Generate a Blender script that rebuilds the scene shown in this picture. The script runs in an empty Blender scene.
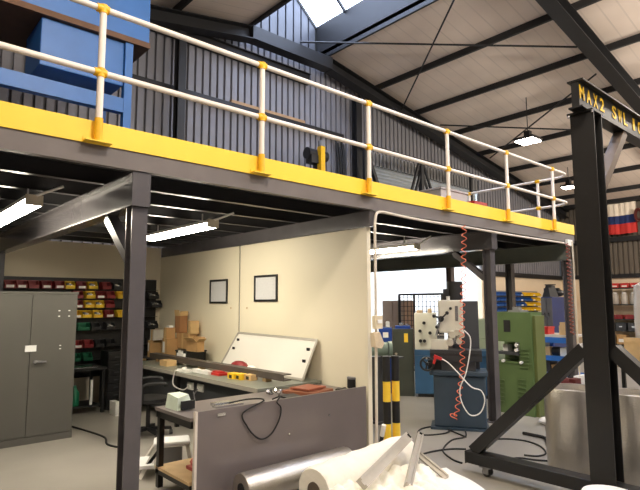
import bpy, bmesh, math, random
from mathutils import Vector, Matrix
random.seed(7)
C = bpy.context.scene.collection
SC = bpy.context.scene
PI = math.pi
# ------------------------------------------------------------------ camera
F_PX, EYE = 528.0, 1.70
dX = Vector((600, -55.5, -F_PX)).normalized()
dY = Vector((-471, -59.0, -F_PX)); dY = (dY - dX * dX.dot(dY)).normalized()
dZ = dX.cross(dY)
ROT = Matrix((dX, dY, dZ))
ORI = Vector((0, 0, EYE))
def P(x, y, ax, v):
    """the point of the plane ax = v that a measured direction of the photograph meets"""
    r = ROT @ Vector((x - 320, 245 - y, -F_PX)); k = 'XYZ'.index(ax)
    return ORI + r * ((v - ORI[k]) / r[k])
cd = bpy.data.cameras.new('camera'); cam = bpy.data.objects.new('camera', cd); C.objects.link(cam)
cam.matrix_world = Matrix.Translation(ORI) @ ROT.to_4x4()
cd.sensor_fit = 'HORIZONTAL'; cd.sensor_width = 36; cd.lens = F_PX / 640 * 36; cd.clip_start = .05; cd.clip_end = 200
SC.camera = cam
# ------------------------------------------------------------------ materials
def lin(c):
    return tuple((v / 255 / 12.92) if v / 255 <= .04045 else ((v / 255 + .055) / 1.055) ** 2.4 for v in c) + (1,)
MATS = {}
def mat(name, col, rough=.6, metal=0., var=.12, scale=6., bump=0., spec=.5, bscale=None, trans=0., alpha=1.):
    if name in MATS: return MATS[name]
    m = bpy.data.materials.new(name); m.use_nodes = True; nt = m.node_tree; b = nt.nodes['Principled BSDF']
    tc = nt.nodes.new('ShaderNodeTexCoord'); n = nt.nodes.new('ShaderNodeTexNoise'); n.inputs['Scale'].default_value = scale; n.inputs['Detail'].default_value = 5
    nt.links.new(tc.outputs['Object'], n.inputs['Vector'])
    r = nt.nodes.new('ShaderNodeValToRGB'); c = lin(col)
    r.color_ramp.elements[0].position = .25; r.color_ramp.elements[1].position = .75
    r.color_ramp.elements[0].color = tuple(max(0, v * (1 - var)) for v in c[:3]) + (1,)
    r.color_ramp.elements[1].color = tuple(min(1, v * (1 + var)) for v in c[:3]) + (1,)
    nt.links.new(n.outputs['Fac'], r.inputs['Fac']); nt.links.new(r.outputs['Color'], b.inputs['Base Color'])
    b.inputs['Roughness'].default_value = rough; b.inputs['Metallic'].default_value = metal
    b.inputs['Specular IOR Level'].default_value = spec
    if trans: b.inputs['Transmission Weight'].default_value = trans
    if alpha < 1: b.inputs['Alpha'].default_value = alpha
    if bump:
        n2 = nt.nodes.new('ShaderNodeTexNoise'); n2.inputs['Scale'].default_value = bscale or scale * 6; n2.inputs['Detail'].default_value = 4
        nt.links.new(tc.outputs['Object'], n2.inputs['Vector'])
        bp = nt.nodes.new('ShaderNodeBump'); bp.inputs['Strength'].default_value = bump; bp.inputs['Distance'].default_value = .02
        nt.links.new(n2.outputs['Fac'], bp.inputs['Height']); nt.links.new(bp.outputs['Normal'], b.inputs['Normal'])
    MATS[name] = m; return m
def emit(name, col, s):
    m = bpy.data.materials.new(name); m.use_nodes = True; b = m.node_tree.nodes['Principled BSDF']
    b.inputs['Base Color'].default_value = lin(col); b.inputs['Emission Color'].default_value = lin(col); b.inputs['Emission Strength'].default_value = s
    MATS[name] = m; return m
def floor_mat():
    m = mat('painted_concrete', (146, 141, 132), .42, 0, .10, 1.3, .03)
    return m
def seam_mat(name, col, pitch):
    """sheeting with thin seams every `pitch` metres along Y"""
    m = mat(name, col, .75, 0, .07, 1.2); nt = m.node_tree; b = nt.nodes['Principled BSDF']
    old = b.inputs['Base Color'].links[0].from_socket
    tc = nt.nodes.new('ShaderNodeTexCoord'); sx = nt.nodes.new('ShaderNodeSeparateXYZ'); nt.links.new(tc.outputs['Object'], sx.inputs[0])
    d = nt.nodes.new('ShaderNodeMath'); d.operation = 'DIVIDE'; d.inputs[1].default_value = pitch; nt.links.new(sx.outputs['Y'], d.inputs[0])
    fr = nt.nodes.new('ShaderNodeMath'); fr.operation = 'FRACT'; nt.links.new(d.outputs[0], fr.inputs[0])
    lt = nt.nodes.new('ShaderNodeMath'); lt.operation = 'LESS_THAN'; lt.inputs[1].default_value = .10; nt.links.new(fr.outputs[0], lt.inputs[0])
    mx = nt.nodes.new('ShaderNodeMix'); mx.data_type = 'RGBA'; mx.inputs['B'].default_value = lin(tuple(v * .95 for v in col))
    nt.links.new(lt.outputs[0], mx.inputs['Factor']); nt.links.new(old, mx.inputs['A']); nt.links.new(mx.outputs['Result'], b.inputs['Base Color'])
    return m
STEEL = mat('dark_grey_painted_steel', (84, 81, 83), .24, .0, .10, 5, .02)
FASCIA = mat('grey_painted_fascia', (106, 99, 96), .5, .0, .10, 4, .02)
BLACKST = mat('black_painted_steel', (17, 16, 15), .45, 0, .12, 5, .02)
ROOFST = mat('black_roof_steel', (26, 26, 28), .5, 0, .1, 4)
YEL = mat('yellow_paint', (250, 208, 62), .45, 0, .04, 3)
YELJ = mat('yellow_fitting', (235, 180, 10), .45, 0, .08, 20)
RAILW = mat('cream_white_tube', (236, 226, 214), .4, 0, .03, 8)
CREAM = mat('cream_panel', (230, 221, 196), .55, 0, .03, 1.2)
CREAMW = mat('cream_wall_paint', (214, 203, 180), .7, 0, .04, 1.5)
CABG = mat('grey_cabinet_enamel', (88, 86, 81), .38, 0, .05, 3)
DESKG = mat('grey_steel_sheet', (118, 110, 108), .33, .25, .08, 2)
WHITE = mat('white_enamel', (232, 232, 230), .45, 0, .03, 4)
CHROME = mat('chrome', (205, 205, 205), .25, 1, .05, 10)
CARD = mat('cardboard', (186, 146, 96), .8, 0, .10, 7)
CARDL = mat('light_cardboard', (206, 172, 120), .8, 0, .10, 7)
BLACKP = mat('black_plastic', (26, 26, 27), .5, 0, .15, 10)
RUBBER = mat('black_rubber', (20, 20, 20), .7, 0, .15, 10)
BLUE = mat('blue_enamel', (46, 106, 178), .45, 0, .10, 3)
BLUED = mat('deep_blue_enamel', (28, 66, 150), .45, 0, .08, 3)
TEAL = mat('blue_grey_machine_enamel', (50, 66, 80), .45, 0, .10, 4)
LBLUE = mat('machine_blue_enamel', (46, 84, 118), .45, 0, .10, 4)
GREEN = mat('green_machine_enamel', (88, 110, 66), .45, 0, .08, 4)
PALEG = mat('pale_green_enamel', (170, 182, 156), .5, 0, .06, 5)
MCREAM = mat('machine_cream_enamel', (212, 208, 192), .45, 0, .08, 6)
DGREY = mat('dark_grey_enamel', (60, 62, 66), .5, 0, .10, 4)
ALU = mat('aluminium_extrusion', (172, 166, 154), .4, .2, .06, 12)
FOIL = mat('silver_foil_wrap', (196, 191, 182), .38, .95, .10, 5, .22, bscale=60)
FOAM = mat('white_foam', (250, 244, 228), .7, 0, .05, 6, .35, bscale=22)
WOOD = mat('pale_wood', (196, 166, 122), .6, 0, .12, 8)
BROWN = mat('brown_board', (138, 84, 58), .5, 0, .10, 6)
RUST = mat('brown_timber', (104, 74, 52), .7, 0, .15, 6)
REDP = mat('red_plastic', (190, 40, 36), .45, 0, .10, 8)
BINRED = mat('dark_red_plastic', (136, 34, 36), .45, 0, .10, 8)
BINYEL = mat('yellow_plastic', (238, 196, 40), .45, 0, .08, 8)
BINGRN = mat('green_plastic', (24, 112, 78), .45, 0, .08, 8)
BINBLK = mat('black_bin_plastic', (34, 35, 38), .45, 0, .10, 8)
BINBLU = mat('blue_bin_plastic', (46, 92, 160), .45, 0, .10, 8)
PAPER = mat('white_paper', (236, 234, 228), .8, 0, .03, 8)
PAPERG = mat('printed_paper', (206, 206, 206), .7, 0, .10, 60)
GREYP = mat('grey_plastic', (130, 130, 130), .5, 0, .1, 8)
ORANGE = mat('orange_hose_plastic', (238, 122, 88), .4, 0, .06, 8)
CLEAR = mat('clear_plastic_wrap', (224, 216, 206), .25, 0, .05, 8, .4, bscale=40, trans=.5)
CLAD = mat('grey_wall_sheeting', (134, 133, 138), .5, 0, .05, 1.2)
CLADR = mat('brown_grey_wall_sheeting', (104, 95, 84), .6, 0, .05, 1.2)
PAINTW = mat('white_painted_blockwork', (232, 212, 182), .8, 0, .04, 3)
SHUT = mat('pale_shutter_slat', (186, 194, 200), .4, .2, .05, 2)
ROOFM = seam_mat('roof_lining_sheet', (232, 216, 202), .33)
DECKM = mat('dark_deck_board', (22, 22, 22), .7, 0, .1, 3)
FLAGW = mat('flag_white_cloth', (240, 226, 206), .8, 0, .04, 3)
FLAGB = mat('flag_navy_cloth', (34, 50, 102), .8, 0, .06, 3)
FLAGR = mat('flag_red_cloth', (204, 52, 46), .8, 0, .05, 3)
TUBE = emit('lit_fluorescent_tube', (255, 244, 222), 66)
BAY = emit('lit_bay_lamp', (255, 246, 228), 30)
SKYL = emit('daylit_skylight_glazing', (214, 228, 255), 7.5)
ANNEXE_GLOW = emit('added_annexe_glow', (235, 244, 255), 12)  # glow of the added annexe panel, stands in for daylight
# ------------------------------------------------------------------ mesh helper
class MB:
    def __init__(s): s.bm = bmesh.new(); s.mats = [None]
    def _mi(s, faces, m):
        if m is None: return
        if m not in s.mats: s.mats.append(m)
        for f in faces: f.material_index = s.mats.index(m)
    def faces(s, vs, fs, m=None):
        v = [s.bm.verts.new(p) for p in vs]; out = []
        for f in fs:
            try: out.append(s.bm.faces.new([v[i] for i in f]))
            except ValueError: pass
        s._mi(out, m); return s
    def box(s, a, b, m=None, rot=None, piv=None):
        (x0, y0, z0), (x1, y1, z1) = a, b
        vs = [Vector((x, y, z)) for z in (z0, z1) for y in (y0, y1) for x in (x0, x1)]
        if rot is not None:
            pv = Vector(piv) if piv is not None else sum(vs, Vector()) / 8
            vs = [pv + rot @ (v - pv) for v in vs]
        return s.faces(vs, [(0, 2, 3, 1), (4, 5, 7, 6), (0, 1, 5, 4), (2, 6, 7, 3), (0, 4, 6, 2), (1, 3, 7, 5)], m)
    def bar(s, p, q, w, h, up=(0, 0, 1), m=None, prof=None):
        """a straight member of w x h (or an explicit closed profile) from p to q"""
        p, q = Vector(p), Vector(q); d = (q - p).normalized(); u = Vector(up)
        if abs(d.dot(u)) > .97: u = Vector((1, 0, 0)) if abs(d.x) < .9 else Vector((0, 1, 0))
        r = d.cross(u).normalized(); u = r.cross(d)
        pf = prof or [(-w / 2, -h / 2), (w / 2, -h / 2), (w / 2, h / 2), (-w / 2, h / 2)]
        n = len(pf); vs = [o + r * a + u * b for o in (p, q) for a, b in pf]
        fs = [(i, (i + 1) % n, n + (i + 1) % n, n + i) for i in range(n)] + [tuple(range(n))[::-1], tuple(range(n, 2 * n))]
        return s.faces(vs, fs, m)
    def ibeam(s, p, q, w, h, t=.014, up=(0, 0, 1), m=None):
        a, b = w / 2, h / 2; e = t / 2
        pf = [(-a, -b), (a, -b), (a, -b + t), (e, -b + t), (e, b - t), (a, b - t), (a, b), (-a, b), (-a, b - t), (-e, b - t), (-e, -b + t), (-a, -b + t)]
        return s.bar(p, q, w, h, up, m, pf)
    def cyl(s, p, q, r, r2=None, n=16, m=None, cap=True):
        p, q = Vector(p), Vector(q); r2 = r if r2 is None else r2; d = (q - p).normalized()
        u = Vector((0, 0, 1)) if abs(d.z) < .9 else Vector((1, 0, 0)); a = d.cross(u).normalized(); b = d.cross(a)
        vs = [o + (a * math.cos(2 * PI * i / n) + b * math.sin(2 * PI * i / n)) * rr for o, rr in ((p, r), (q, r2)) for i in range(n)]
        fs = [(i, (i + 1) % n, n + (i + 1) % n, n + i) for i in range(n)]
        if cap: fs += [tuple(range(n))[::-1], tuple(range(n, 2 * n))]
        return s.faces(vs, fs, m)
    def lathe(s, o, prof, n=24, axis=(0, 0, 1), m=None):
        """prof: (radius, height) pairs about axis through o"""
        o = Vector(o); d = Vector(axis).normalized(); u = Vector((0, 0, 1)) if abs(d.z) < .9 else Vector((1, 0, 0)); a = d.cross(u).normalized(); b = d.cross(a)
        vs = [o + d * h + (a * math.cos(2 * PI * i / n) + b * math.sin(2 * PI * i / n)) * max(r, 1e-4) for r, h in prof for i in range(n)]
        k = len(prof); fs = [(j * n + i, j * n + (i + 1) % n, (j + 1) * n + (i + 1) % n, (j + 1) * n + i) for j in range(k - 1) for i in range(n)]
        return s.faces(vs, fs, m)
    def tube(s, pts, r, n=8, m=None, smooth=0):
        pts = [Vector(p) for p in pts]
        if smooth:
            out = []
            for i in range(len(pts) - 1):
                p0, p1, p2, p3 = pts[max(i - 1, 0)], pts[i], pts[i + 1], pts[min(i + 2, len(pts) - 1)]
                for k in range(smooth):
                    t = k / smooth
                    out.append(.5 * ((2 * p1) + (p2 - p0) * t + (2 * p0 - 5 * p1 + 4 * p2 - p3) * t * t + (3 * p1 - p0 - 3 * p2 + p3) * t ** 3))
            pts = out + [pts[-1]]
        vs = []; prev = None; k = len(pts)
        for i, p in enumerate(pts):
            d = (pts[min(i + 1, k - 1)] - pts[max(i - 1, 0)]).normalized()
            if prev is None:
                u = Vector((0, 0, 1)) if abs(d.z) < .9 else Vector((1, 0, 0)); a = d.cross(u).normalized()
            else:
                a = (prev - d * prev.dot(d)).normalized()
            prev = a; b = d.cross(a)
            vs += [p + (a * math.cos(2 * PI * j / n) + b * math.sin(2 * PI * j / n)) * r for j in range(n)]
        fs = [(i * n + j, i * n + (j + 1) % n, (i + 1) * n + (j + 1) % n, (i + 1) * n + j) for i in range(k - 1) for j in range(n)]
        fs += [tuple(range(n))[::-1], tuple(range((k - 1) * n, k * n))]
        return s.faces(vs, fs, m)
    def sphere(s, c, r, m=None, n=14, sc=(1, 1, 1)):
        k = n // 2; pr = [(math.sin(PI * i / k), -math.cos(PI * i / k)) for i in range(k + 1)]
        c = Vector(c); vs = [c + Vector((rr * math.cos(2 * PI * j / n) * sc[0], rr * math.sin(2 * PI * j / n) * sc[1], h * sc[2])) * r for rr, h in pr for j in range(n)]
        fs = [(i * n + j, i * n + (j + 1) % n, (i + 1) * n + (j + 1) % n, (i + 1) * n + j) for i in range(k) for j in range(n)]
        return s.faces(vs, fs, m)
    def build(s, name, m, parent=None, local=False, smooth=False, bevel=0.):
        bmesh.ops.remove_doubles(s.bm, verts=s.bm.verts, dist=1e-6)
        bmesh.ops.recalc_face_normals(s.bm, faces=s.bm.faces)
        if parent is not None and not local:
            s.bm.transform(wm(parent).inverted())
        off = Vector((0, 0, 0))
        if s.bm.verts:
            lo = Vector([min(v.co[i] for v in s.bm.verts) for i in range(3)]); hi = Vector([max(v.co[i] for v in s.bm.verts) for i in range(3)])
            off = Vector(((lo.x + hi.x) / 2, (lo.y + hi.y) / 2, lo.z)); s.bm.transform(Matrix.Translation(-off))
        me = bpy.data.meshes.new(name); s.bm.to_mesh(me); s.bm.free()
        s.mats[0] = m
        for k in s.mats: me.materials.append(k)
        if smooth:
            for p in me.polygons: p.use_smooth = True
            me.set_sharp_from_angle(angle=math.radians(40))
        o = bpy.data.objects.new(name, me); C.objects.link(o); o.location = off
        if parent is not None: o.parent = parent
        if bevel:
            bv = o.modifiers.new('bevel', 'BEVEL'); bv.width = bevel; bv.segments = 2; bv.limit_method = 'ANGLE'
        return o
def wm(o):
    m = Matrix.LocRotScale(o.location, o.rotation_euler, o.scale)
    return wm(o.parent) @ m if o.parent else m
def tag(o, label, cat, group=None, kind=None):
    o['label'] = label; o['category'] = cat
    if group: o['group'] = group
    if kind: o['kind'] = kind
    return o
def thing(name, label, cat, loc=(0, 0, 0), rz=0, group=None):
    o = bpy.data.objects.new(name, None); C.objects.link(o); o.location = loc; o.rotation_euler = (0, 0, rz); o.empty_display_size = .1
    return tag(o, label, cat, group)
def struct(mb, name, m, **k):
    o = mb.build(name, m, **k); o['kind'] = 'structure'; return o
def copy_tree(o, parent=None):
    c = o.copy(); C.objects.link(c)
    if parent is not None: c.parent = parent
    for ch in list(o.children): copy_tree(ch, c)
    return c
def RZ(a): return Matrix.Rotation(a, 3, 'Z')
ORD = ['first', 'second', 'third', 'fourth', 'fifth', 'sixth', 'seventh', 'eighth', 'ninth', 'tenth', 'eleventh', 'twelfth', 'thirteenth', 'fourteenth', 'fifteenth', 'sixteenth']

# ================================================================== SETTING
YB, XR, DECK = 10.0, 22.5, 2.90          # gable, right wall, mezzanine deck level
def roof_z(x): return 8.3 - .18 * abs(x - 7.6)
struct(MB().box((-8, -7, -.1), (XR, 16, 0)), 'floor', floor_mat())
def cladding(axis, c, a0, a1, zb, zt, pitch=.182, gw=.055, gd=.085):
    """boxed rib sheeting standing on the plane axis = c; zb, zt give bottom and top heights"""
    mb = MB(); s = []; a = a0
    while a < a1:
        e = min(a + pitch, a1); g = max(a, e - gw)
        s += [(a, 0), (g, 0), (g, gd), (e, gd)]; a = e
    s.append((a1, gd))
    for (p, d0), (q, d1) in zip(s, s[1:]):
        def pt(u, d, z): return (u, c + d, z) if axis == 'Y' else (c + d, u, z)
        p_, q_ = p, q
        mid = (p + q) / 2
        if zt(mid) - zb(mid) < .02: continue
        mb.faces([pt(p, d0, zb(mid)), pt(q, d1, zb(mid)), pt(q, d1, zt(q)), pt(p, d0, zt(p))], [(0, 1, 2, 3)])
    return mb
OX0, OX1, OZ = 10.2, 16.3, 5.95            # the big doorway of the gable
LOW = 2.67
struct(cladding('Y', YB, -8, XR, lambda x: OZ if OX0 < x < OX1 else (LOW if x >= OX1 else 0), lambda x: roof_z(x) if not 6.5 < x < 8.75 else 7.9), 'wall_back', CLAD)
struct(MB().box((OX1, YB - .02, 0), (XR, YB + .2, LOW)), 'wall_back_lower', PAINTW)
struct(cladding('X', XR, -7, YB, lambda y: LOW, lambda y: roof_z(XR), gd=.06), 'wall_right', CLADR)
struct(MB().box((XR - .02, -7, 0), (XR + .2, YB, LOW)), 'wall_right_lower', PAINTW)
struct(MB().box((OX1, YB - .1, LOW - .06), (XR - .02, YB - .02, LOW + .10)).box((XR - .1, -7, LOW - .06), (XR - .02, YB - .1, LOW + .10)), 'trim_1', ROOFST)
struct(MB().box((-8.1, -7, 0), (-8, YB, 6)), 'wall_left', CLAD)
struct(MB().box((-8, -7.1, 0), (XR, -7, 8.5)), 'wall_front', CLAD)
# roof: two slopes and a glazed ridge lantern between them
RA, RB = 6.5, 8.75
mb = MB()
for x0, x1 in ((-8, RA), (RB, XR)):
    mb.faces([(x0, -7, roof_z(x0)), (x1, -7, roof_z(x1)), (x1, YB + .05, roof_z(x1)), (x0, YB + .05, roof_z(x0)),
              (x0, -7, roof_z(x0) + .1), (x1, -7, roof_z(x1) + .1), (x1, YB + .05, roof_z(x1) + .1), (x0, YB + .05, roof_z(x0) + .1)],
             [(0, 1, 2, 3), (7, 6, 5, 4), (0, 4, 5, 1), (1, 5, 6, 2), (2, 6, 7, 3), (3, 7, 4, 0)])
struct(mb, 'ceiling', ROOFM)
LT = 8.95
struct(MB().box((RA - .06, -7, roof_z(RA) - .1), (RA, YB, LT)).box((RB, -7, roof_z(RB) - .1), (RB + .06, YB, LT)), 'trim_2', ROOFST)
LA, LX_ = 9.95, 7.6
mb = MB()
for xa, xb in ((RA - .06, LX_), (RB + .06, LX_)):
    mb.faces([(xa, -7, LT), (xb, -7, LA), (xb, YB + .05, LA), (xa, YB + .05, LT), (xa, -7, LT + .04), (xb, -7, LA + .04), (xb, YB + .05, LA + .04), (xa, YB + .05, LT + .04)],
             [(0, 1, 2, 3), (7, 6, 5, 4), (0, 4, 5, 1), (2, 6, 7, 3), (3, 7, 4, 0)])
struct(mb, 'window_1', SKYL)
mb = MB()
y = -6.5
while y < YB:
    mb.bar((RA, y, LT - .05), (LX_, y, LA - .05), .05, .07).bar((RB, y, LT - .05), (LX_, y, LA - .05), .05, .07); y += 1.1
struct(mb, 'trim_3', ROOFST)
mb = cladding('Y', YB + .0, RA, RB, lambda x: 7.9, lambda x: LA - abs(x - LX_) * .88, pitch=.25, gw=.05)
struct(mb, 'window_2', mat('translucent_end_sheet', (84, 86, 92), .4, 0, .06, 2))
# the hall beyond the doorway
struct(MB().box((16.6, YB + .2, 0), (16.8, 16, 2.95)), 'wall_annexe_right', WHITE)
struct(MB().box((9.8, 16, 0), (16.8, 16.2, 6)), 'wall_annexe_back', WHITE)
struct(MB().box((9.6, YB + .2, 0), (9.8, 16, 6)), 'wall_annexe_left', WHITE)
struct(cladding('X', 16.62, YB + .2, 16, lambda y: 2.95, lambda y: 6, pitch=.3, gw=.1), 'wall_annexe_upper', SHUT)
struct(MB().box((9.6, YB + .2, 6), (16.8, 16.2, 6.1)), 'ceiling_annexe', WHITE)
struct(MB().box((10.6, YB + 1, 5.95), (15.8, 15.4, 5.99)), 'annexe_glow_panel', ANNEXE_GLOW)  # unseen glowing panel, added to brighten the annexe walls
# half raised shutter: slats seen over the deck
mb = MB(); z = 2.95
while z < 5.6:
    mb.faces([(OX0, YB + .12, z), (OX1, YB + .12, z), (OX1, YB + .09, z + .05), (OX0, YB + .09, z + .05), (OX0, YB + .12, z + .1), (OX1, YB + .12, z + .1)], [(0, 1, 2, 3), (3, 2, 5, 4)]); z += .1
d1 = struct(mb, 'door_1', SHUT)
mb = cladding('Y', YB - .02, OX0, OX1, lambda x: 5.58, lambda x: 5.95, pitch=.16, gw=.06)
mb.build('shutter_hood', GREYP, d1)['label'] = 'ribbed grey hood above the shutter slats'

# ------------------------------------------------------------------ roof steel
xs = [10.65 + 1.72 * i for i in range(7)]
for i, x in enumerate(xs):
    z = roof_z(x)
    o = MB().box((x - .035, -6.9, z - .15), (x + .035, YB - .02, z - .001)).build('roof_purlin', ROOFST)
    tag(o, 'black steel purlin under the right roof slope, %s one down from the skylight' % ORD[i], 'purlin', 'roof purlins')
for i, x in enumerate((4.6, 2.6)):
    z = roof_z(x)
    o = MB().box((x - .035, -6.9, z - .15), (x + .035, YB - .02, z - .001)).build('roof_purlin', ROOFST)
    tag(o, 'black steel purlin under the left roof slope, %s one left of the skylight' % ORD[i], 'purlin', 'roof purlins')
def rafter(y, label, w=.3, h=.3):
    r = thing('portal_rafter', label, 'roof beam', (15, y, 0), group='portal rafters')
    dz = .15 + h / 2 + .002
    MB().ibeam((RB + .1, y, roof_z(RB + .1) - dz), (XR - .1, y, roof_z(XR - .1) - dz), w, h, .02).build('right_arm', ROOFST, r)
    MB().ibeam((-7.9, y, roof_z(-7.9) - dz), (RA - .1, y, roof_z(RA - .1) - dz), w, h, .02).build('left_arm', ROOFST, r)
    MB().box((RA - .1, y - w / 2, roof_z(RA) - .46), (RB + .1, y + w / 2, roof_z(RA) - .16)).build('apex_piece', ROOFST, r)
    return r
rafter(4.30, 'heavy black portal rafter crossing the ceiling above the gantry')
rafter(YB - .38, 'black portal rafter lying along the gable wall under the roof edge')
def roof_pt(x, y, drop=.24):
    r = ROT @ Vector((x - 320, 245 - y, -F_PX))          # meets z = 8.3 - .18 (X - 7.6) - drop
    t = (8.3 + .18 * 7.6 - drop - EYE) / (r.z + .18 * r.x); return ORI + r * t
for a, b, lab in (((454, 0), (400, 113), 'thin black brace rod slanting steeply across the first ceiling bays'),
                  ((300, 42), (577, 47), 'thin black tie rod running level across the upper ceiling bays'),
                  ((440, 125), (578, 130), 'thin black tie rod running level low over the lit bay lamp'),
                  ((490, 158), (596, 74), 'thin black brace rod slanting up behind the lettered gantry beam')):
    tag(MB().tube([roof_pt(*a), roof_pt(*b)], .022, 6).build('roof_brace_rod', ROOFST), lab, 'brace rod', 'roof brace rods')
# gable framing above the mezzanine
tag(MB().ibeam((3.2, YB - .12, 7.36), (8.4, YB - .12, 7.36), .16, .26, .014).build('gable_header_beam', ROOFST), 'dark header beam along the top of the grey ribbed gable wall', 'beam')
tag(MB().box((3.2, YB - .14, 6.02), (9.6, YB - .01, 6.17)).build('wall_girt', ROOFST), 'dark horizontal girt across the grey ribbed wall above the mezzanine', 'wall rail')
tag(MB().box((6.1, YB - .135, 6.172), (8.25, YB - .03, 6.24)).build('timber_plank', mat('tan_timber', (170, 136, 98), .7, 0, .1, 5)), 'brown timber plank lying on the dark rail of the ribbed wall', 'plank')
tag(MB().ibeam((4.72, YB - .38, DECK + .02), (4.72, YB - .38, 7.22), .16, .2, .014, up=(0, 1, 0)).build('gable_post', ROOFST), 'dark steel post up the ribbed wall right of the blue press', 'post')
tag(MB().ibeam((9.85, YB - .38, DECK + .02), (9.85, YB - .38, 7.15), .2, .2, .014, up=(0, 1, 0)).build('gable_post', ROOFST), 'dark steel post at the left edge of the shutter behind the rail', 'post')
yb = YB - .75
t = thing('braced_truss', 'black braced frame of V struts standing before the pale shutter', 'truss', (13, yb, DECK + .02))
ap = P(421, 163, 'Y', yb)
for q in (P(396, 198, 'Y', yb), P(449, 198, 'Y', yb)):
    for k in (-.09, .09):
        MB().bar(ap + Vector((k, 0, 0)), Vector((q.x + k, yb, DECK + .075)), .06, .06).build('strut', ROOFST, t)
MB().bar((ap.x, yb, DECK + .02), ap, .12, .12).build('upright', ROOFST, t)
MB().bar((ap.x - 2.4, yb, ap.z + .05), (ap.x + 2.6, yb, ap.z + .05), .1, .1).build('top_chord', ROOFST, t)
for dx in (-2.36, 2.56): MB().bar((ap.x + dx, yb, DECK + .02), (ap.x + dx, yb, ap.z), .08, .08).build('upright', ROOFST, t)
q = P(376, 176, 'Y', yb)
MB().bar((ap.x - 2.3, yb, ap.z - .1), (ap.x - 1.0, yb, DECK + .10), .1, .1).build('strut', ROOFST, t)

# ================================================================== MEZZANINE
MY, MX0, MX1 = 4.05, -4.0, 9.72            # front face, left and right end
mz = thing('mezzanine_platform', 'dark steel mezzanine platform with yellow kick plate along its edge', 'mezzanine', (3, 7, DECK))
MB().box((MX0, MY + .02, DECK), (MX1 - .01, YB - .4, DECK + .019)).build('deck', DECKM, mz)
prof = [(-.035, -.075), (.035, -.075), (.035, -.065), (-.025, -.065), (-.025, .065), (.035, .065), (.035, .075), (-.035, .075)]
MB().bar((MX0, MY + .035, 2.825), (MX1, MY + .035, 2.825), 0, 0, prof=[(-a, b) for a, b in prof]).build('fascia_channel', FASCIA, mz)
MB().bar((MX1 - .03, MY + .1, 2.825), (MX1 - .03, YB - .42, 2.825), .05, .148).build('end_channel', STEEL, mz)
MB().box((MX0, MY - .012, DECK - .002), (MX1, MY + .012, DECK + .175)).build('kick_plate', YEL, mz)['label'] = 'yellow kick plate along the front edge'
MB().box((MX1 - .012, MY + .02, DECK + .022), (MX1 + .008, YB - .42, DECK + .175)).build('kick_plate', YEL, mz)['label'] = 'yellow kick plate at the right end'
y = 4.72
while y < YB - .5:
    MB().ibeam((MX0, y, 2.822), (MX1 - .06, y, 2.822), .07, .15, .008).build('joist', mat('dark_joist_steel', (46, 45, 46), .35, 0, .1, 4), mz); y += .66
for x, zb in ((1.69, 2.47), (7.02, 2.47)):
    MB().ibeam((x, MY + .03, (zb + 2.745) / 2), (x, YB - .53, (zb + 2.745) / 2), .15, 2.745 - zb, .014).build('main_beam', STEEL, mz)
    MB().box((x - .075, MY + .015, zb), (x + .075, MY + .028, 2.745)).build('end_plate', STEEL, mz)
MB().box((4.37, MY + .03, 2.565), (4.46, YB - .53, 2.745)).build('main_beam', STEEL, mz)
MB().ibeam((MX1 - .08, MY + .06, 2.59), (MX1 - .08, YB - .45, 2.59), .14, .3, .014).build('main_beam', mat('pale_grey_green_steel', (112, 116, 108), .45, 0, .08, 4), mz)['label'] = 'paler grey-green beam at the right end'
def column(x, y, top, label, brace=True, s=.128, m=STEEL):
    c = thing('mezzanine_column', label, 'column', (x, y, 0), group='mezzanine columns')
    MB().ibeam((x, y, .015), (x, y, top - .002), s, s, .012, up=(0, 1, 0)).build('shaft', m, c)
    MB().box((x - .14, y - .14, 0), (x + .14, y + .14, .015)).build('base_plate', m, c)
    if brace: MB().bar((x, y + .07, top - .42), (x, y + .58, top - .015), .10, .08).build('knee_brace', m, c)
    return c
column(1.70, 4.17, 2.47, 'grey steel column between the office corner and the grey desk, nearest of all')
column(7.02, 4.17, 2.47, 'grey steel column behind the blue-grey milling machine')
column(MX1 - .09, 4.16, 2.44, 'grey steel column with white conduit at the right end of the mezzanine', False)
column(MX1 - .08, 5.28, 2.44, 'grey steel column rising behind the green machine', False)
column(MX1 - .08, 6.66, 2.44, 'brownish steel column before the bright doorway beyond the mill', False, m=mat('brown_grey_steel', (120, 104, 98), .5, 0, .1, 5))
column(1.69, YB - .58, 2.47, 'grey steel column in the back corner behind the double door cabinet', False)
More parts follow.
